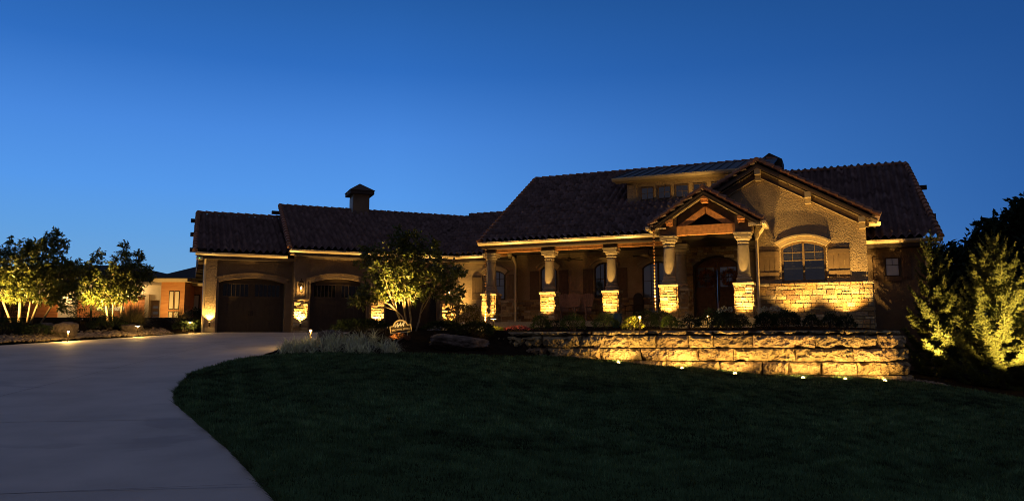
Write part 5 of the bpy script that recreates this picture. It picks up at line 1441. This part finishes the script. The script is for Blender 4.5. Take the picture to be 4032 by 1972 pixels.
# ------------------------------------------------------------------ porch things
def b_chair(root):
    def slats(mb, mi=0):
        n = 7
        for k in range(n):
            s0 = -.26 + .075 * k; h = .80 + .09 * math.cos((k - 3) / 3 * 1.3)
            p0, p1 = (s0, .24), (s0 * 1.16 - .0, .24 + .34)
            vs = []
            for dx in (0, .066):
                for dy in (0, .02):
                    vs += [(s0 + dx, .22 + dy, .34), ((s0 + dx) * 1.15, .22 + .30 + dy, .34 + h)]
            mb.add(vs, [(0, 4, 5, 1), (2, 3, 7, 6), (0, 1, 3, 2), (4, 6, 7, 5), (1, 5, 7, 3), (0, 2, 6, 4)])
    part('backrest', 'chair_wood', root, slats)
    def seat(mb):
        for k in range(6):
            y = -.34 + k * .095; z = .42 - k * .016
            mb.add([(-.27, y, z), (.27, y, z), (.27, y + .085, z - .014), (-.27, y + .085, z - .014), (-.27, y, z + .02), (.27, y, z + .02), (.27, y + .085, z + .006), (-.27, y + .085, z + .006)], [(0, 1, 2, 3), (4, 5, 6, 7), (0, 1, 5, 4), (1, 2, 6, 5), (2, 3, 7, 6), (3, 0, 4, 7)])
    part('seat', 'chair_wood', root, seat)
    for sx in (-1, 1):
        part('armrest', 'chair_wood', root, lambda mb: box(mb, W, sx * .34 - .07, sx * .34 + .07, -.34, .40, .60, .622, bev=.006))
        part('leg', 'chair_wood', root, lambda mb: box(mb, W, sx * .30 - .02, sx * .30 + .02, .28, .38, 0, .60))
        part('leg', 'chair_wood', root, lambda mb: (mb.add([(sx * .30 - .02, -.36, .34), (sx * .30 + .02, -.36, .34), (sx * .30 + .02, .5, .0), (sx * .30 - .02, .5, .0), (sx * .30 - .02, -.36, .45), (sx * .30 + .02, -.36, .45), (sx * .30 + .02, .58, .0), (sx * .30 - .02, .58, .0)], [(0, 1, 2, 3), (4, 5, 6, 7), (0, 1, 5, 4), (1, 2, 6, 5), (2, 3, 7, 6), (3, 0, 4, 7)])))
yR = -TH
for s_, nm, yw in ((-2.50, 'leftmost', .12), (-2.05, 'middle', 0), (-1.60, 'rightmost', -.12)):
    make('adirondack_chair', b_chair, nm + ' of three brown slatted wooden chairs on the porch', 'chair', R.w(s_, -1.25 + (.25 if s_ == -2.05 else 0), 2.462), yR + yw, 'slatted porch chairs')
rc = thing('rocking_chair', 'dark round backed rocking chair on the porch left of the rain chain', 'rocking chair', (0, 0, 0)); OFF[rc.name] = Vector((0, 0, 0))
def rback(mb):
    o = [(-.24, .42)] + [(.25 * math.cos(a), .95 + .22 * math.sin(a)) for a in [PI - PI * k / 12 for k in range(13)]] + [(.24, .42)]
    prism(mb, W, o, -.30, -.27)
part('backrest', 'bronze', rc, rback)
part('seat', 'bronze', rc, lambda mb: box(mb, W, -.26, .26, -.28, .24, .40, .43, bev=.008))
for sx in (-1, 1):
    part('armrest', 'bronze', rc, lambda mb: tube(mb, [(sx * .27, .28, .68), (sx * .28, 0, .66), (sx * .27, -.26, .62)], .02, 6))
    part('leg', 'bronze', rc, lambda mb: tube(mb, [(sx * .25, -.22, .64), (sx * .25, -.24, .05)], .018, 6))
    part('leg', 'bronze', rc, lambda mb: tube(mb, [(sx * .25, .24, .68), (sx * .25, .26, .05)], .018, 6))
    part('rocker', 'bronze', rc, lambda mb: tube(mb, [(sx * .25, -.45, .10), (sx * .25, -.2, .03), (sx * .25, .1, .015), (sx * .25, .35, .05), (sx * .25, .5, .11)], .018, 6))
rc.location = R.w(.55, -1.2, 2.463); rc.rotation_euler = (0, 0, yR - .5)
def b_fan(root):
    part('rod', 'bronze', root, lambda mb: tube(mb, [(0, 0, 0), (0, 0, -.36)], .015, 8))
    h = part('motor', 'bronze', root, lambda mb: lathe(mb, (0, 0, -.5), [(.04, 0), (.11, .03), (.12, .10), (.05, .15)], 16))
    for k in range(5):
        a = k * 2 * PI / 5; u = Vector((math.cos(a), math.sin(a), 0)); v = Vector((-math.sin(a), math.cos(a), 0)); o = Vector((0, 0, -.43))
        part('blade', 'wood_dark', root, lambda mb: mb.add([o + u * q + v * s * w + Vector((0, 0, s * .02 + dz)) for dz in (0, .01) for q, w in ((.12, .05), (.62, .075)) for s in (-1, 1)], [(0, 1, 3, 2), (4, 6, 7, 5), (0, 2, 6, 4), (1, 5, 7, 3), (2, 3, 7, 6), (0, 4, 5, 1)]))
for s_, nm in ((-2.1, 'left dark ceiling fan under the porch roof above the slatted chairs'), (1.25, 'right dark ceiling fan under the porch roof near the rain chain')):
    make('ceiling_fan', b_fan, nm, 'ceiling fan', R.w(s_, -1.0, 5.50), .4, 'porch ceiling fans')
# rain chains
def rain_chain(F, s, t, z1, z0, label):
    r = thing('rain_chain', label, 'rain chain', F.w(s, t, z1)); x, y, _ = F.w(s, t, 0)
    part('link_rod', 'copper', r, lambda mb: tube(mb, [(x, y, z1), (x, y, z0)], .004, 5))
    def cups(mb):
        n = int((z1 - z0) / .115)
        for k in range(n): lathe(mb, (x, y, z1 - .06 - k * .115), [(.008, -.055), (.020, -.045), (.046, .0), (.043, .004), (.012, -.035)], 10)
    part('cups', 'copper', r, cups)
rain_chain(R, -5.18, .64, 5.5, 2.3, 'rain chain hanging from the left end of the porch gutter by the first column')
rain_chain(R, 2.27, 2.68, 5.60, 2.5, 'copper rain chain of little cups hanging at the left of the entry gable')
# wreaths
for s_, nm in ((3.36, 'dried leaf wreath on the left leaf of the front door'), (4.22, 'dried leaf wreath on the right leaf of the front door')):
    c = R.w(s_, -2.26, 4.22); n = 420; a = rng.uniform(0, 2 * PI, n); r_ = .22 + rng.normal(0, .045, n)
    P_ = np.stack([c[0] + R.ux[0] * r_ * np.cos(a) + R.n[0] * rng.uniform(-.03, .05, n), c[1] + R.ux[1] * r_ * np.cos(a) + R.n[1] * rng.uniform(-.03, .05, n), c[2] + r_ * np.sin(a)], 1)
    D = P_ - np.array(c) + rng.normal(size=P_.shape) * .15 + np.array([R.n[0], R.n[1], 0]) * .12
    V, F, C = leaf_mesh(P_, D, rng.uniform(.08, .16, n), rng.uniform(.03, .06, n)); w = np_mesh('wreath', V, F, 'wreath', None, C)
    tag(w, nm, 'wreath', 'front door wreaths')

# ------------------------------------------------------------------ neighbouring house
nb = thing('neighbour_house', 'modern single storey house with cedar garage doors and cream walls beyond the left bed', 'house', (-30, 60, 2.8))
N = Frame((0, 60), (1, 0))
part('wall', 'cream', nb, lambda mb: (box(mb, N, -44, -33.15, -.3, 0, 2.5, 6.1), box(mb, N, -33.15, -27.85, -.3, 0, 5.12, 6.1), box(mb, N, -27.85, -27.55, -.3, 0, 2.5, 6.1), box(mb, N, -27.55, -25.2, -.3, 0, 4.85, 6.1), box(mb, N, -26.8, -25.2, -.3, 0, 2.5, 4.85), box(mb, N, -44, -26.8, -8, -.31, 2.5, 6.1)))
part('garage_door', 'cedar_planks', nb, lambda mb: [box(mb, N, -33.1, -27.9, -.2, -.12, 2.7 + .4 * k, 3.09 + .4 * k) for k in range(6)])
part('garage_door', 'cedar_planks', nb, lambda mb: [box(mb, N, -40, -34.5, .002, .06, 2.7 + .4 * k, 3.09 + .4 * k) for k in range(6)])
part('window', 'blind', nb, lambda mb: box(mb, N, -31.6, -29.5, -.119, -.10, 4.05, 4.35))
part('door_trim', 'stucco_trim', nb, lambda mb: (box(mb, N, -27.88, -27.55, .002, .12, 2.6, 5.3), box(mb, N, -33.4, -27.881, .002, .12, 5.1, 5.32)))
fd = part('front_door', 'wood_brown', nb, lambda mb: box(mb, N, -27.5, -26.8, -.25, -.15, 2.6, 4.80))
part('door_glass', 'glass_white', fd, lambda mb: [box(mb, N, -27.35, -26.95, -.149, -.14, 2.95 + .42 * k, 3.15 + .42 * k) for k in range(4)])
part('cladding', 'pale_planks', nb, lambda mb: (box(mb, N, -25.3, -23.6, .5, 3.2, 2.3, 6.1)))
for a in (-24.70, -24.30):
    w = part('window', 'wood_dark', nb, lambda mb: (box(mb, N, a, a + .36, 3.2, 3.24, 4.0, 5.34)))
    part('pane', 'blind', w, lambda mb: (box(mb, N, a + .05, a + .31, 3.241, 3.25, 4.06, 5.28)))
    w = part('window', 'wood_dark', nb, lambda mb: (box(mb, N, a, a + .36, 3.2, 3.24, 3.2, 3.88)))
    part('pane', 'blind', w, lambda mb: (box(mb, N, a + .05, a + .31, 3.241, 3.25, 3.26, 3.82)))
part('cladding', 'pale_planks', nb, lambda mb: box(mb, N, -24.4, -18, -2, 1.4, 2.3, 5.9))
w = part('window', 'wood_dark', nb, lambda mb: box(mb, N, -23.75, -23.2, 1.4, 1.45, 2.6, 5.2)); part('pane', 'blind', w, lambda mb: box(mb, N, -23.68, -23.27, 1.451, 1.46, 3.9, 5.12))
part('fascia', 'cream', nb, lambda mb: (box(mb, N, -44.5, -26.0, .0, .9, 5.98, 6.16), box(mb, N, -25.7, -23.2, .9, 3.8, 5.98, 6.2), box(mb, N, -23.6, -18, 1.0, 1.9, 5.8, 6.0)))
def hip(mb, x0, x1, t0, t1, z0, z1, rx0, rx1):
    tm = (t0 + t1) / 2; vs = [N.w(x0, t1, z0), N.w(x1, t1, z0), N.w(x1, t0, z0), N.w(x0, t0, z0), N.w(rx0, tm, z1), N.w(rx1, tm, z1)]
    mb.add(vs, [(0, 1, 5, 4), (1, 2, 5), (2, 3, 4, 5), (3, 0, 4), (3, 2, 1, 0)])
part('roof', 'shingle', nb, lambda mb: hip(mb, -45, -23.5, -9, .95, 6.16, 7.9, -40, -31.2))
part('roof', 'shingle', nb, lambda mb: hip(mb, -25.9, -14, -6, 3.95, 6.2, 8.3, -21.3, -18))
for x_, pw in ((-29.4, 60), (-33.6, 45)):
    s_ = part('wall_lamp', 'bronze', nb, lambda mb: box(mb, N, x_ - .1, x_ + .1, .0, .15, 5.55, 5.95, bev=.02))
    part('lamp_glass', 'bulb_glow', s_, lambda mb: box(mb, N, x_ - .09, x_ + .09, .151, .18, 5.6, 5.9))
    point(nb, N.w(x_, .6, 5.6), pw * 7, (1, .68, .3), .1)
spotlight((-24.5, 53.8, lz(-24.5, 53.8)), (-24.4, 56.8, 5.2), 42, 'small added spotlight brightening the neighbouring wing, no fixture seen there', 95, 'added neighbour spotlights')  # added lamp that brightens the wing's cladding; no such fixture is seen
